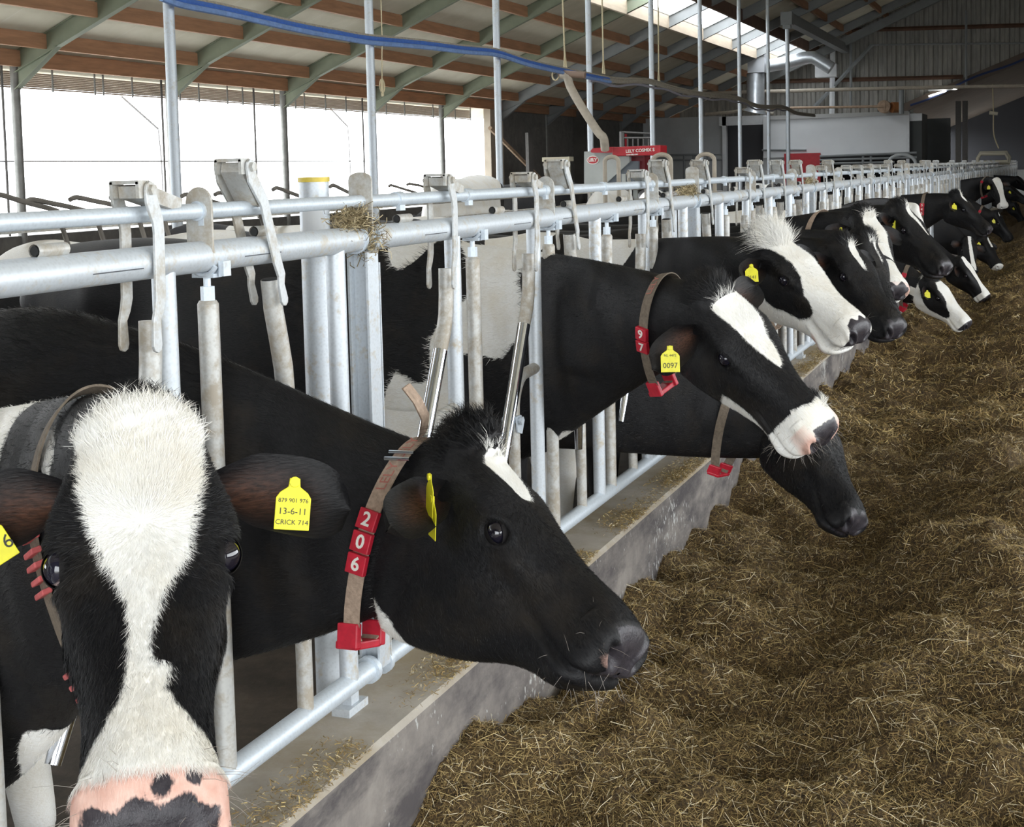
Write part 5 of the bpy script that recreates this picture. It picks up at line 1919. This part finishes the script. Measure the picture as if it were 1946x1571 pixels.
def merge(parts):
    V, F, Mi, off = [], [], [], 0
    for v, f, m_ in parts:
        V.append(v); F.append(f + off); Mi.append(m_); off += len(v)
    return np.concatenate(V), np.concatenate(F), np.concatenate(Mi)


def ydist(lo, hi):
    # denser near the camera
    def g_(r, N):
        u = r.random(N)
        return lo * (hi / lo) ** u
    return g_
PB = [.44, .34, .18, .04]
parts_ = [stalks(250000, ydist(2.4, 9.0), lambda r, N: .09 + 1.95 * r.random(N) ** 1.0, .010, .045, .0006, .0016, PB, feed_z, .011, 11),
          stalks(16000, ydist(2.4, 9.0), lambda r, N: .09 + 1.95 * r.random(N), .035, .10, .0009, .0018, [.06, .14, .35, .45], feed_z, .016, 12, .35),
          stalks(70000, ydist(8.0, 30.0), lambda r, N: .09 + 2.0 * r.random(N), .03, .09, .002, .005, PB, feed_z, .02, 13)]
Vs, Fs, Ms = merge(parts_)
st = np_mesh('loose_stalks', Vs, Fs, STRAWS, Ms)
finish(st, 'stuff', 'loose chopped stalks and straw lying over the silage heap', 'straw')
# crumbs along the kerb top
def kz(x, y):
    return np.full_like(x, KZ)
def kx(r, N):
    return .02 + .045 * np.abs(r.normal(size=N)).clip(0, 1.4) * np.sign(r.random(N) - .25)
def ky(r, N):
    y = r.uniform(1.6, 22, N)
    keep = (np.sin(y * 3.4) + np.sin(y * 7.7 + 1) > -.35)
    y[~keep] = y[~keep] + r.uniform(.2, .6, (~keep).sum())
    return y
Vs, Fs, Ms = stalks(60000, ky, kx, .005, .026, .0010, .0028, [.40, .32, .18, .10], kz, .014, 21, .4)
kc = np_mesh('feed_crumbs', Vs, Fs, STRAWS, Ms)
finish(kc, 'stuff', 'spilled feed crumbs lying on top of the kerb', 'feed crumbs')

# ------------------------------------------------------------------ the herd at the fence
GRP = 'black and white dairy cows feeding through the fence'


def blaze(prof, extra=None, dorsal=-.05):
    def f(a, b, c, nc):
        w = sdf_poly(prof, a, b)
        w = np.where(nc > dorsal, w, -.03)
        if extra is not None:
            w = np.maximum(w, extra(a, b, c, nc))
        return w
    return f


def blob(a0, b0, c0, ra, rb, rc):
    def f(a, b, c, nc=None):
        return (1 - np.sqrt(((a - a0) / ra) ** 2 + ((b - b0) / rb) ** 2 + ((c - c0) / rc) ** 2)) * min(ra, rb, rc)
    return f


def union(*fs):
    def f(a, b, c, nc=None):
        w = fs[0](a, b, c, nc)
        for g_ in fs[1:]:
            w = np.maximum(w, g_(a, b, c, nc))
        return w
    return f


def dark_pad(a, b, c):
    """moist dark nose mirror between the nostrils"""
    return np.minimum(np.minimum(a - .497 - .012 * np.sin(b * 90), .058 - np.abs(b)), (c + .122) * .7)


# 1 ---- face-on cow, left foreground
px_rows = [(752, 215, 335), (770, 185, 352), (800, 152, 378), (850, 150, 381), (900, 153, 379), (950, 160, 375), (1000, 172, 363), (1050, 190, 355), (1100, 205, 345),
           (1150, 230, 318), (1180, 243, 305), (1220, 247, 292), (1260, 246, 285), (1295, 245, 287), (1306, 244, 318), (1325, 242, 318), (1345, 238, 306), (1370, 228, 322), (1400, 207, 345), (1430, 188, 382), (1465, 168, 402), (1500, 160, 420), (1640, 150, 440)]
prof1 = [((y - 757) * .000628, -(xr - (262 + (y - 755) * .028)) * .00064, (262 + (y - 755) * .028 - xl) * .00064) for y, xl, xr in px_rows]


def head1(a, b, c, nc):
    w = np.where(nc > -.15, sdf_poly(prof1, a, b), -.03)
    muz = np.minimum(a - .43 + .05 * (c + .06), b + .066)       # white upper lip, black chin on the cow's left
    return np.maximum(w, np.where(c < -.02, np.minimum(muz, c + .135), -.03))


pollp = at(264, 780, X=.50)
nosep = solve_nose(pollp, (288, 1605), .545)
c1 = make_cow('black cow with a broad white blaze and pink muzzle facing the camera, left foreground', 1.84, pollp, nosep, CAM - (pollp + nosep) / 2 + np.array([0, 0, .10]),
              white_head=head1, white_body=[(.50, 0, 1.42, .34, .3, .15), (.60, 0, .66, .22, .3, .15)],
              pink=lambda a, b, c: np.minimum(a - .466, .512 - a + np.where(np.abs(b) > .055, .03, 0)) - .15 * np.maximum(-c - .09, 0),
              pad=lambda a, b, c: np.minimum(np.maximum(np.minimum(a - .4965 - .16 * np.abs(b - .0) ** 1.0 * 0 + .006 * np.sin(b * 130), .064 - np.abs(b)), np.maximum(.012 - np.hypot((a - .482) * 1.0, b + .012), .008 - np.hypot(a - .474, b + .045))), (c + .135)),
              res=3, ears=((.02, .1), (.05, .15)), hs=1.0, eyes=(.16, .0), curly=.006, lower=-.05, eye_at=(.200, -.031), slim=.95, eye_fwd=1.5, group=GRP)
make_collar(c1, .765, '', 1, tan=False, hang=.12, buckle=True, block_mat=RED_FADED)
for zz, sgn in ((1.72, 1), (1.90, 1), (2.62, 1)):
    p, tg, o = c1.frame(zz)
    Rm = np.stack([c1.dirn, nrm(tg), nrm(np.cross(c1.dirn, tg))], 1)
    mbk = MB()
    for s in (-.032, -.011, .011, .032):
        mbk.box(p + o * .006 + nrm(tg) * s, (.044, .009, .016), Rm)
    mbk.build('number_block', RED_FADED, c1.ob.children[-1] if c1.ob.children[-1].name.startswith('collar') else c1.ob, smooth=False, bevel=.002)
ear_tag(c1, 'l', .60, -.05, (.044, .057), [('879 901 976', .36, .0075), ('13-6-11', .60, .0115), ('CRICK 714', .84, .0088)], pitch=.12)
ear_tag(c1, 'r', .64, .45, (.052, .056), [('901', .3, .012), ('197 6', .66, .024)], pitch=-.5)

# 2 ---- cow 206, profile
pollp = at(901, 842, X=.50)
nosep = solve_nose(pollp, (1237, 1206), .54, far=False)
prof2 = [(.045, -.05, .01), (.06, -.055, .035), (.08, -.055, .050), (.09, -.05, .055), (.13, -.04, .045), (.165, -.02, .035), (.185, .0, .02)]
c2 = make_cow('black cow with red collar number 206 stretching its head past the kerb in profile', 2.42, pollp, nosep, np.array([.78, .06, .62]),
              white_head=blaze(prof2, blob(.085, 0, -.385, .10, .07, .045)), white_body=[(-.9, 0, .5, .3, .3, .15)], pad=lambda a, b, c: np.minimum(np.minimum(a - .505, .050 - np.abs(b)), c + .115),
              pink=lambda a, b, c: .010 - np.hypot(np.hypot(a - .522, (c + .070)), (b - .05) * .7), res=3, ears=((.15, -.8), (.1, -.2)), curly=.045, jaw=1.25, lower=.04, eye_at=(.225, -.055), group=GRP)
make_collar(c2, .95, '206', 1, tan=True, first=1.62, hang=.045, tilt=.01)
ear_tag(c2, 'r', .40, .3, (.05, .07), edge=True)
ear_tag(c2, 'r', .34, -.4, (.05, .07), edge=True, off=.03)
p, tg, o = c2.frame(.28)
mb = MB()
P = [p + o * .004, p + o * .02 + c2.dirn * .012, p + o * .05 + c2.dirn * .02, p + o * .085 + c2.dirn * .008, p + o * .115 - c2.dirn * .012]
w = nrm(np.cross(o, c2.dirn)) * .016
Vv = [q + s * w for q in P for s in (-1, 1)] + [q + s * w + c2.dirn * .003 for q in P for s in (-1, 1)]
nP = len(P)
mb.add(Vv, [(2 * i, 2 * i + 1, 2 * i + 3, 2 * i + 2) for i in range(nP - 1)] + [(2 * nP + 2 * i, 2 * nP + 2 * i + 2, 2 * nP + 2 * i + 3, 2 * nP + 2 * i + 1) for i in range(nP - 1)])
mb.build('strap_end', STRAP_TAN, c2.ob)
p, tg, o = c2.frame(.80)
mb = MB()
for s in (-.008, .008):
    mb.tube([p + o * .010 - c2.dirn * .026 + nrm(tg) * s, p + o * .010 + c2.dirn * .030 + nrm(tg) * s], .004, 8)
mb.build('buckle', CHROME, c2.ob)
p, tg, o = c2.frame(.95)
for k, x in enumerate((.62, 1.10)):
    p, tg, o = c2.frame(x)
    Rm = np.stack([c2.dirn, nrm(-tg), o], 1)
    if np.linalg.det(Rm) < 0: Rm[:, 0] *= -1
    mw = Matrix.Translation(Vector(p + o * .0045)) @ Matrix(Rm.tolist()).to_4x4() @ Matrix.Rotation(math.radians(90), 4, 'Z')
    text_mesh('lettering', 'LELY', .030, STRAP_INK, c2.ob, mw, .0002)

# 3 ---- cow 97
pollp = at(1352, 545, X=.64)
nosep = solve_nose(pollp, (1592, 822), .545)
prof3 = [(.048, -.07, .045), (.06, -.085, .060), (.07, -.08, .062), (.11, -.075, .055), (.16, -.065, .045), (.20, -.045, .035), (.24, -.04, .022), (.28, -.03, .008), (.305, -.012, -.004)]


def head3(a, b, c, nc):
    w = np.where(nc > .05, sdf_poly(prof3, a, b), -.03)
    muz = a - .425 - .10 * np.maximum(b, 0) * 0 + np.where(c > -.03, -.012 + .3 * np.abs(b), 0) - .25 * np.maximum(-.125 - c, 0) * 0
    chin = np.minimum(a - .25, -.165 - c + .1 * (a - .25))
    return np.maximum(np.maximum(w, muz), chin)


c3 = make_cow('black cow with red collar number 97 and yellow tag 0097, white strip down the forehead', 4.40, pollp, nosep, np.array([.62, -.50, .60]),
              white_head=head3, white_body=[(.45, 0, 1.50, .17, .5, .13), (.36, 0, 1.38, .12, .5, .15), (.28, 0, 1.22, .085, .5, .20), (.18, 0, 1.06, .09, .5, .18), (.08, 0, .92, .12, .5, .17), (.02, 0, 1.5, .09, .5, .12), (.66, 0, .70, .10, .3, .12)],
              pink=lambda a, b, c: np.minimum(a - .478, .030 - np.hypot(np.abs(b) - .052, (c + .062) * .8)),
              pad=lambda a, b, c: np.maximum(np.minimum(np.minimum(a - .500, .05 - np.abs(b)), c + .11), .010 - np.hypot(np.hypot(a - .498, c + .085), b - .052)), res=3, ears=((-.12, -.75), (-.45, .0)), curly=.020, eyes=(.12, .1), lower=.10, group=GRP)
make_collar(c3, .90, '97', 1, first=1.62, hang=.05)
ear_tag(c3, 'r', .62, .0, (.054, .066), [('NL 4472', .28, .010), ('0097', .72, .021)])
p, tg, o = c3.frame(.55)
Rm = np.stack([c3.dirn, nrm(-tg), o], 1)
if np.linalg.det(Rm) < 0: Rm[:, 0] *= -1
text_mesh('lettering', 'LELY', .030, STRAP_INK, c3.ob, Matrix.Translation(Vector(p + o * .0045)) @ Matrix(Rm.tolist()).to_4x4() @ Matrix.Rotation(math.radians(90), 4, 'Z'), .0002)

coat_hair(c3, 26000, lambda a, b, c, reg, P: (reg == 2) & (a < .44), (.007, .013), .0007, .22, 31, face_dir)
coat_hair(c3, 9000, lambda a, b, c, reg, P: (reg == 1) & (P[:, 0] > -.1), (.012, .02), .0009, .15, 32)
coat_hair(c3, 2600, lambda a, b, c, reg, P: (np.hypot(a - .0, b * .8) < .055) & (c > -.05), (.022, .04), .0009, .55, 33, face_dir, .6, 'poll_tuft')
whiskers(c3, 70, 34)
coat_hair(c2, 34000, lambda a, b, c, reg, P: (reg == 2) & (a < .49), (.006, .012), .0006, .2, 41, face_dir)
coat_hair(c2, 12000, lambda a, b, c, reg, P: (reg == 1) & (P[:, 0] > -.1), (.012, .02), .0008, .15, 42)
coat_hair(c2, 3200, lambda a, b, c, reg, P: (np.hypot(a - .0, b * .8) < .06) & (c > -.06), (.022, .042), .0009, .6, 43, face_dir, .7, 'poll_tuft')
coat_hair(c1, 60000, lambda a, b, c, reg, P: (reg == 2) & (a < .465), (.008, .016), .0006, .22, 51, face_dir)
coat_hair(c1, 9000, lambda a, b, c, reg, P: (reg <= 1) & (P[:, 0] > -.45), (.014, .024), .0009, .15, 52)
coat_hair(c1, 1500, lambda a, b, c, reg, P: (np.hypot(a - .01, b * .7) < .06) & (c > -.03), (.014, .024), .0007, .5, 53, face_dir, .6, 'poll_tuft')
whiskers(c1, 90, 54)
whiskers(c2, 50, 55)

# 4 ---- eating below 97
pollp = at(1548, 765, X=.69)
nosep = solve_nose(pollp, (1648, 985), .53)
c4 = make_cow('black cow with its muzzle down in the silage beneath the head of cow 97', 5.06, pollp, nosep, np.array([.90, -.30, .25]),
              white_head=blaze([(.0, -.05, .01), (.04, -.05, .01), (.09, -.04, -.005), (.12, -.03, -.01)]), pad=dark_pad, res=2, ears=((.1, -.5), (.1, .0)), curly=.02, group=GRP)
make_collar(c4, .80, '9', 1, first=1.25, hang=.06)

# 5 ---- white-faced cow
pollp = at(1467, 447, X=.53)
nosep = solve_nose(pollp, (1648, 615), .53, far=False)


def head5(a, b, c, nc):
    # white face, black patch round the eye and cheek on its right, white jaw
    patch = union(blob(.150, .10, -.085, .155, .10, .098), blob(.26, .10, -.10, .10, .075, .060), blob(.03, .10, -.10, .08, .09, .06))(a, b, c)
    left = blob(.14, -.12, -.09, .16, .075, .10)(a, b, c)
    neck = np.where(a < .02, np.where((c < -.03) | (np.abs(b) > .085), .02, -.02), -.03)
    thr = np.minimum(.10 - a, -(c + .05)) * .5
    black = np.maximum(np.maximum(patch, left), np.minimum(.135 - a, -.02 - c) if True else neck)
    return -black


c5 = make_cow('white-faced cow with a black eye patch and a fluffy white poll, chewing', 5.676, pollp, nosep, np.array([.62, -.40, .68]),
              white_head=head5, white_body=[(.36, 0, 1.46, .20, .4, .10), (.22, 0, 1.36, .12, .4, .16), (-.05, 0, 1.44, .17, .3, .14), (-.62, 0, 1.35, .30, .6, .40)], pink=lambda a, b, c: np.minimum(a - .40, -.142 - c) * .8,
              pad=lambda a, b, c: np.minimum(np.minimum(a - .487 - .008 * np.sin(b * 120), .066 - np.abs(b)), c + .118), res=3, ears=((.12, .2), (-.2, 0)), curly=.020, gape=.028, eyes=(.15, 0), lower=.05, group=GRP)
ear_tag(c5, 'r', .58, -.2, (.05, .06), [('0141', .7, .018)])

coat_hair(c5, 16000, lambda a, b, c, reg, P: (reg == 2) & (a < .46), (.008, .014), .0009, .25, 61, face_dir)
coat_hair(c5, 3500, lambda a, b, c, reg, P: (np.hypot(a - .0, b * .75) < .075) & (c > -.06), (.03, .06), .0012, .8, 62, face_dir, .8, 'poll_tuft')
whiskers(c5, 40, 63)

# 6.. ---- the others along the fence
pollp = at(1600, 455, X=.62); nosep = solve_nose(pollp, (1716, 615), .53)
c6 = make_cow('black cow with a thin white forehead stripe, next past the white-faced cow', 6.37, pollp, nosep, np.array([.66, -.42, .62]),
              white_head=blaze([(.03, -.045, .0), (.07, -.04, .008), (.12, -.03, .010), (.17, -.022, .004), (.21, -.014, -.004)], blob(.525, -.02, -.03, .03, .03, .03)), pad=dark_pad, res=2, ears=((-.1, .2), (-.3, 0)), curly=.02, eyes=(.15, 0), group=GRP)
make_collar(c6, .74, '', 1, tan=True, buckle=False)
pollp = at(1648, 446, X=.66); nosep = solve_nose(pollp, (1708, 600), .53)
c7 = make_cow('dark cow with scattered white flecks on the forehead and a drooping orange-lined ear', 7.05, pollp, nosep, np.array([.72, -.25, .62]),
              white_head=union(blob(.05, .01, .0, .02, .010, .03), blob(.08, -.02, .0, .05, .008, .03), blob(.14, -.03, .0, .04, .007, .03), blob(.53, 0, -.04, .02, .03, .04)), pad=dark_pad, res=2, ears=((.2, .0), (.05, .35)), curly=.015, group=GRP)
ear_tag(c7, 'l', .3, .4, (.035, .04))
pollp = at(1640, 402, X=.60); nosep = solve_nose(pollp, (1716, 545), .53)
c8 = make_cow('black cow with a wide white blaze and a pinkish muzzle, behind the dark flecked cow', 7.67, pollp, nosep, np.array([.60, -.55, .60]),
              white_head=blaze([(.02, -.06, .01), (.06, -.075, .035), (.11, -.08, .045), (.17, -.075, .04), (.23, -.06, .03), (.30, -.05, .02), (.37, -.045, .02), (.44, -.06, .05), (.50, -.08, .07)], lambda a, b, c, nc: a - .46), pink=lambda a, b, c: np.minimum(a - .490, .01 - np.abs(c + .05) * .3), pad=dark_pad, res=2, ears=((.1, .1), (.1, .1)), curly=.02, group=GRP)
make_collar(c8, .78, '', 1, tan=True, buckle=False)
ear_tag(c8, 'r', .4, -.1, (.045, .055))
pollp = at(1710, 388, X=.66); nosep = solve_nose(pollp, (1808, 500), .53)
c9 = make_cow('large-headed black cow with a slim white streak beside its ear, reaching across the feed', 8.5, pollp, nosep, np.array([.72, -.35, .60]),
              white_head=blaze([(.015, -.05, -.01), (.05, -.045, .0), (.10, -.04, .005), (.16, -.04, -.01), (.22, -.04, -.02), (.28, -.035, -.025)]), pad=dark_pad, res=2, ears=((.1, .45), (-.2, 0)), curly=.022, group=GRP)
ear_tag(c9, 'r', .12, .6, (.045, .05))
pollp = at(1742, 392, X=.50); nosep = solve_nose(pollp, (1790, 520), .53)
c10 = make_cow('cow with a white neck showing past the large-headed black cow', 10.6, pollp, nosep, np.array([.8, .15, .5]),
               white_head=lambda a, b, c, nc: np.where(nc > -.2, .02, -.02), white_body=[(.2, 0, 1.3, .5, .4, .35)], res=1, ears=((.3, 0), (.3, 0)), group=GRP)
pollp = at(1818, 367, X=.60); nosep = solve_nose(pollp, (1888, 432), .53)
c11 = make_cow('black cow with red collar number 545 holding its head up in profile', float(pollp[1]) + .1, pollp, nosep, np.array([.62, -.25, .72]),
               white_head=blaze([(.0, -.05, .0), (.05, -.055, .005), (.10, -.04, .0), (.15, -.02, -.01)]), pad=dark_pad, res=2, ears=((.15, .1), (.1, 0)), curly=.022, eyes=(.1, 0), group=GRP)
make_collar(c11, .70, '545', 1, first=1.2, hang=.07, width=.04)
ear_tag(c11, 'r', .35, .0, (.05, .06))
pollp = at(1772, 525, X=.56); nosep = solve_nose(pollp, (1848, 612), .53)


def headG(a, b, c, nc):
    patch = union(blob(.17, .10, -.10, .15, .09, .10), blob(.27, .10, -.11, .11, .08, .06), blob(.05, .10, -.06, .12, .09, .08), blob(.12, -.1, -.1, .2, .08, .1))(a, b, c)
    return -np.maximum(patch, np.minimum(.07 - a, .02 + c))


c12 = make_cow('white and black cow with a red collar nosing the top of the silage heap', float(pollp[1]) + .1, pollp, nosep, np.array([.72, -.35, .60]), white_head=headG, white_body=[(.3, 0, .95, .35, .3, .3)],
               pad=lambda a, b, c: np.minimum(a - .505, c + .12), res=2, ears=((.1, .3), (.2, 0)), group=GRP)
make_collar(c12, .84, ' ', 1, first=1.1, hang=.06)
ear_tag(c12, 'r', .5, 0, (.05, .06))
pollp = at(1828, 490, X=.60); nosep = solve_nose(pollp, (1888, 568), .53)
c13 = make_cow('black cow with a white lower face feeding just beyond the white and black one', float(pollp[1]) + .1, pollp, nosep, np.array([.72, -.35, .60]),
               white_head=blaze([(-.01, -.07, .03), (.10, -.07, .05), (.2, -.06, .035), (.3, -.05, .03), (.4, -.06, .05), (.5, -.08, .08)], lambda a, b, c, nc: a - .44), pad=lambda a, b, c: a - .505, res=1, ears=((.1, .3), (.2, 0)), group=GRP)
for (pp, nn, X, gy, ch, wh, lab, rs, tg_, col) in (
        ((1842, 452), (1852, 512), .50, 15.8, (.5, -.8, .3), blaze([(-.01, -.01, .03), (.2, -.02, .03), (.4, -.03, .03), (.52, -.04, .04)]), 'black cow with a narrow white stripe hanging its head, below the head of cow 545', 1, 0, 0),
        ((1872, 450), (1905, 503), .62, 17.5, (.7, -.4, .5), blaze([(.02, -.05, -.01), (.2, -.04, .01)], lambda a, b, c, nc: a - .5), 'black cow with a white nose tip feeding at the heap right of cow 545', 1, 1, 0),
        ((1893, 402), (1934, 462), .67, 20.5, (.75, -.3, .5), blaze([(.03, -.03, .0), (.1, -.03, .0)]), 'black cow with lowered head, long dark neck and small white forehead mark, far right', 1, 1, 1),
        ((1894, 340), (1911, 391), .62, 22.0, (.45, -.85, .35), blaze([(-.02, -.08, .06), (.08, -.08, .07), (.2, -.06, .05), (.3, -.05, .04), (.4, -.06, .05), (.5, -.08, .08)], lambda a, b, c, nc: a - .44), 'black cow with a broad white blaze looking towards the camera, far right', 2, 1, 1),
        ((1918, 352), (1965, 385), .62, 24.0, (.6, -.3, .7), None, 'plain black cow with a yellow tag at the right edge, head raised', 1, 1, 0),
        ((1930, 385), (1960, 440), .62, 23.0, (.7, -.3, .5), None, 'plain black cow at the right edge with its head in the feed', 1, 1, 0),
        ((1935, 335), (1975, 372), .66, 31.0, (.6, -.3, .7), None, 'small dark cow head at the far right edge above the others', 0, 0, 0)):
    pollp = at(*pp, X=X); nosep = solve_nose(pollp, nn, .53)
    k = make_cow(lab, pollp[1] + .12, pollp, nosep, np.array(ch), white_head=wh, pad=dark_pad if wh is None else None, res=rs, ears=((.1, .3), (.1, .3)), group=GRP, curly=.015 if rs else 0)
    if tg_:
        ear_tag(k, 'r', .45, 0, (.055, .065))
    if col:
        make_collar(k, .84, ' ', 1, first=1.1, hang=.06)

coat_hair(c2, 18000, lambda a, b, c, reg, P: (reg <= 1) & (P[:, 0] < -.05) & (P[:, 0] > -1.0) & (P[:, 2] > .8), (.018, .034), .0013, .16, 44, None, .35)
coat_hair(c3, 14000, lambda a, b, c, reg, P: (reg <= 1) & (P[:, 0] < -.05) & (P[:, 0] > -1.0) & (P[:, 2] > .7), (.018, .034), .0016, .16, 35, None, .35)
for cw_, sd in ((c4, 71), (c6, 72), (c7, 73), (c8, 74), (c9, 75), (c11, 76), (c12, 77)):
    coat_hair(cw_, 9000, lambda a, b, c, reg, P: (reg == 2) & (a < .48), (.008, .014), .0013, .2, sd, face_dir)
    coat_hair(cw_, 5000, lambda a, b, c, reg, P: (reg == 1) & (P[:, 0] > -.1), (.012, .022), .0014, .14, sd + 20)
    coat_hair(cw_, 1200, lambda a, b, c, reg, P: (np.hypot(a - .0, b * .8) < .06) & (c > -.05), (.018, .036), .0015, .55, sd + 40, face_dir, .7, 'poll_tuft')

# ------------------------------------------------------------------ cows in the pen behind the fence
def pen_cow(label, wx, y, heading, head_up, wb, res=1, wh=None, fat=1.0, wz=0.0):
    hd = nrm((heading[0], heading[1], 0))
    org = np.array([wx, y, wz])
    poll = org + hd * .92 + np.array([0, 0, 1.30 + head_up])
    nose = poll + nrm(hd * .62 + np.array([0, 0, -.75])) * .53
    return make_cow(label, y, poll, nose, hd + np.array([0, 0, .6]), white_head=wh, white_body=wb, pad=dark_pad, res=res, wx=wx, heading=tuple(heading), ears=((.2, .1), (.2, .1)), group='cows standing in the pen behind the fence', tail=True, fat=fat, wz=wz)


WB = lambda *e: list(e)
pen_cow('mostly white cow with a black rump standing high in the cubicles below the pier', -4.6, 13.6, (.1, -1), -.5, WB((.1, 0, 1.2, 1.0, 1, .75), (-.85, 0, 1.3, .45, 1, .5)), 2, wz=.30)
pen_cow('pale cow with a black patch on its back, behind the nearest fence panel', -3.7, 6.2, (-.25, -1), -.5, WB((-.55, 0, 1.5, .85, 1, .28), (.3, 0, 1.5, .42, 1, .3)), 2)
pen_cow('black cow with a white poll standing in the cubicles left of the pier', -5.6, 16.6, (-1, .1), -.3, WB((.2, 0, 1.2, .5, .6, .6)), 1, wz=.2)
pen_cow('grey-brown shaded cow standing behind the second fence panel', -2.6, 10.6, (.3, 1), -.4, WB((-1.0, 0, 1.1, .5, .8, .5)), 1)
pen_cow('white cow with a dark rump behind the second fence panel', -3.4, 15.4, (.2, -1), -.4, WB((-.4, 0, 1.1, .9, .9, .8)), 1, wz=.1)
pen_cow('black cow with white flank between the second and third fence panels', -4.3, 8.6, (-1, -.25), -.4, WB((-.5, 0, 1.0, .35, .6, .6)), 1)
pen_cow('dark cow standing beyond the feeder, white on its poll', -4.6, 22.0, (.3, -1), .05, WB((-.6, 0, 1.2, .4, .5, .5)), 1, wh=lambda a, b, c, nc: .05 - a)
pen_cow('black and white cow standing far back below the red panel', -3.6, 27.0, (.5, -1), -.2, WB((-.5, 0, 1.3, .5, .6, .5)), 0)
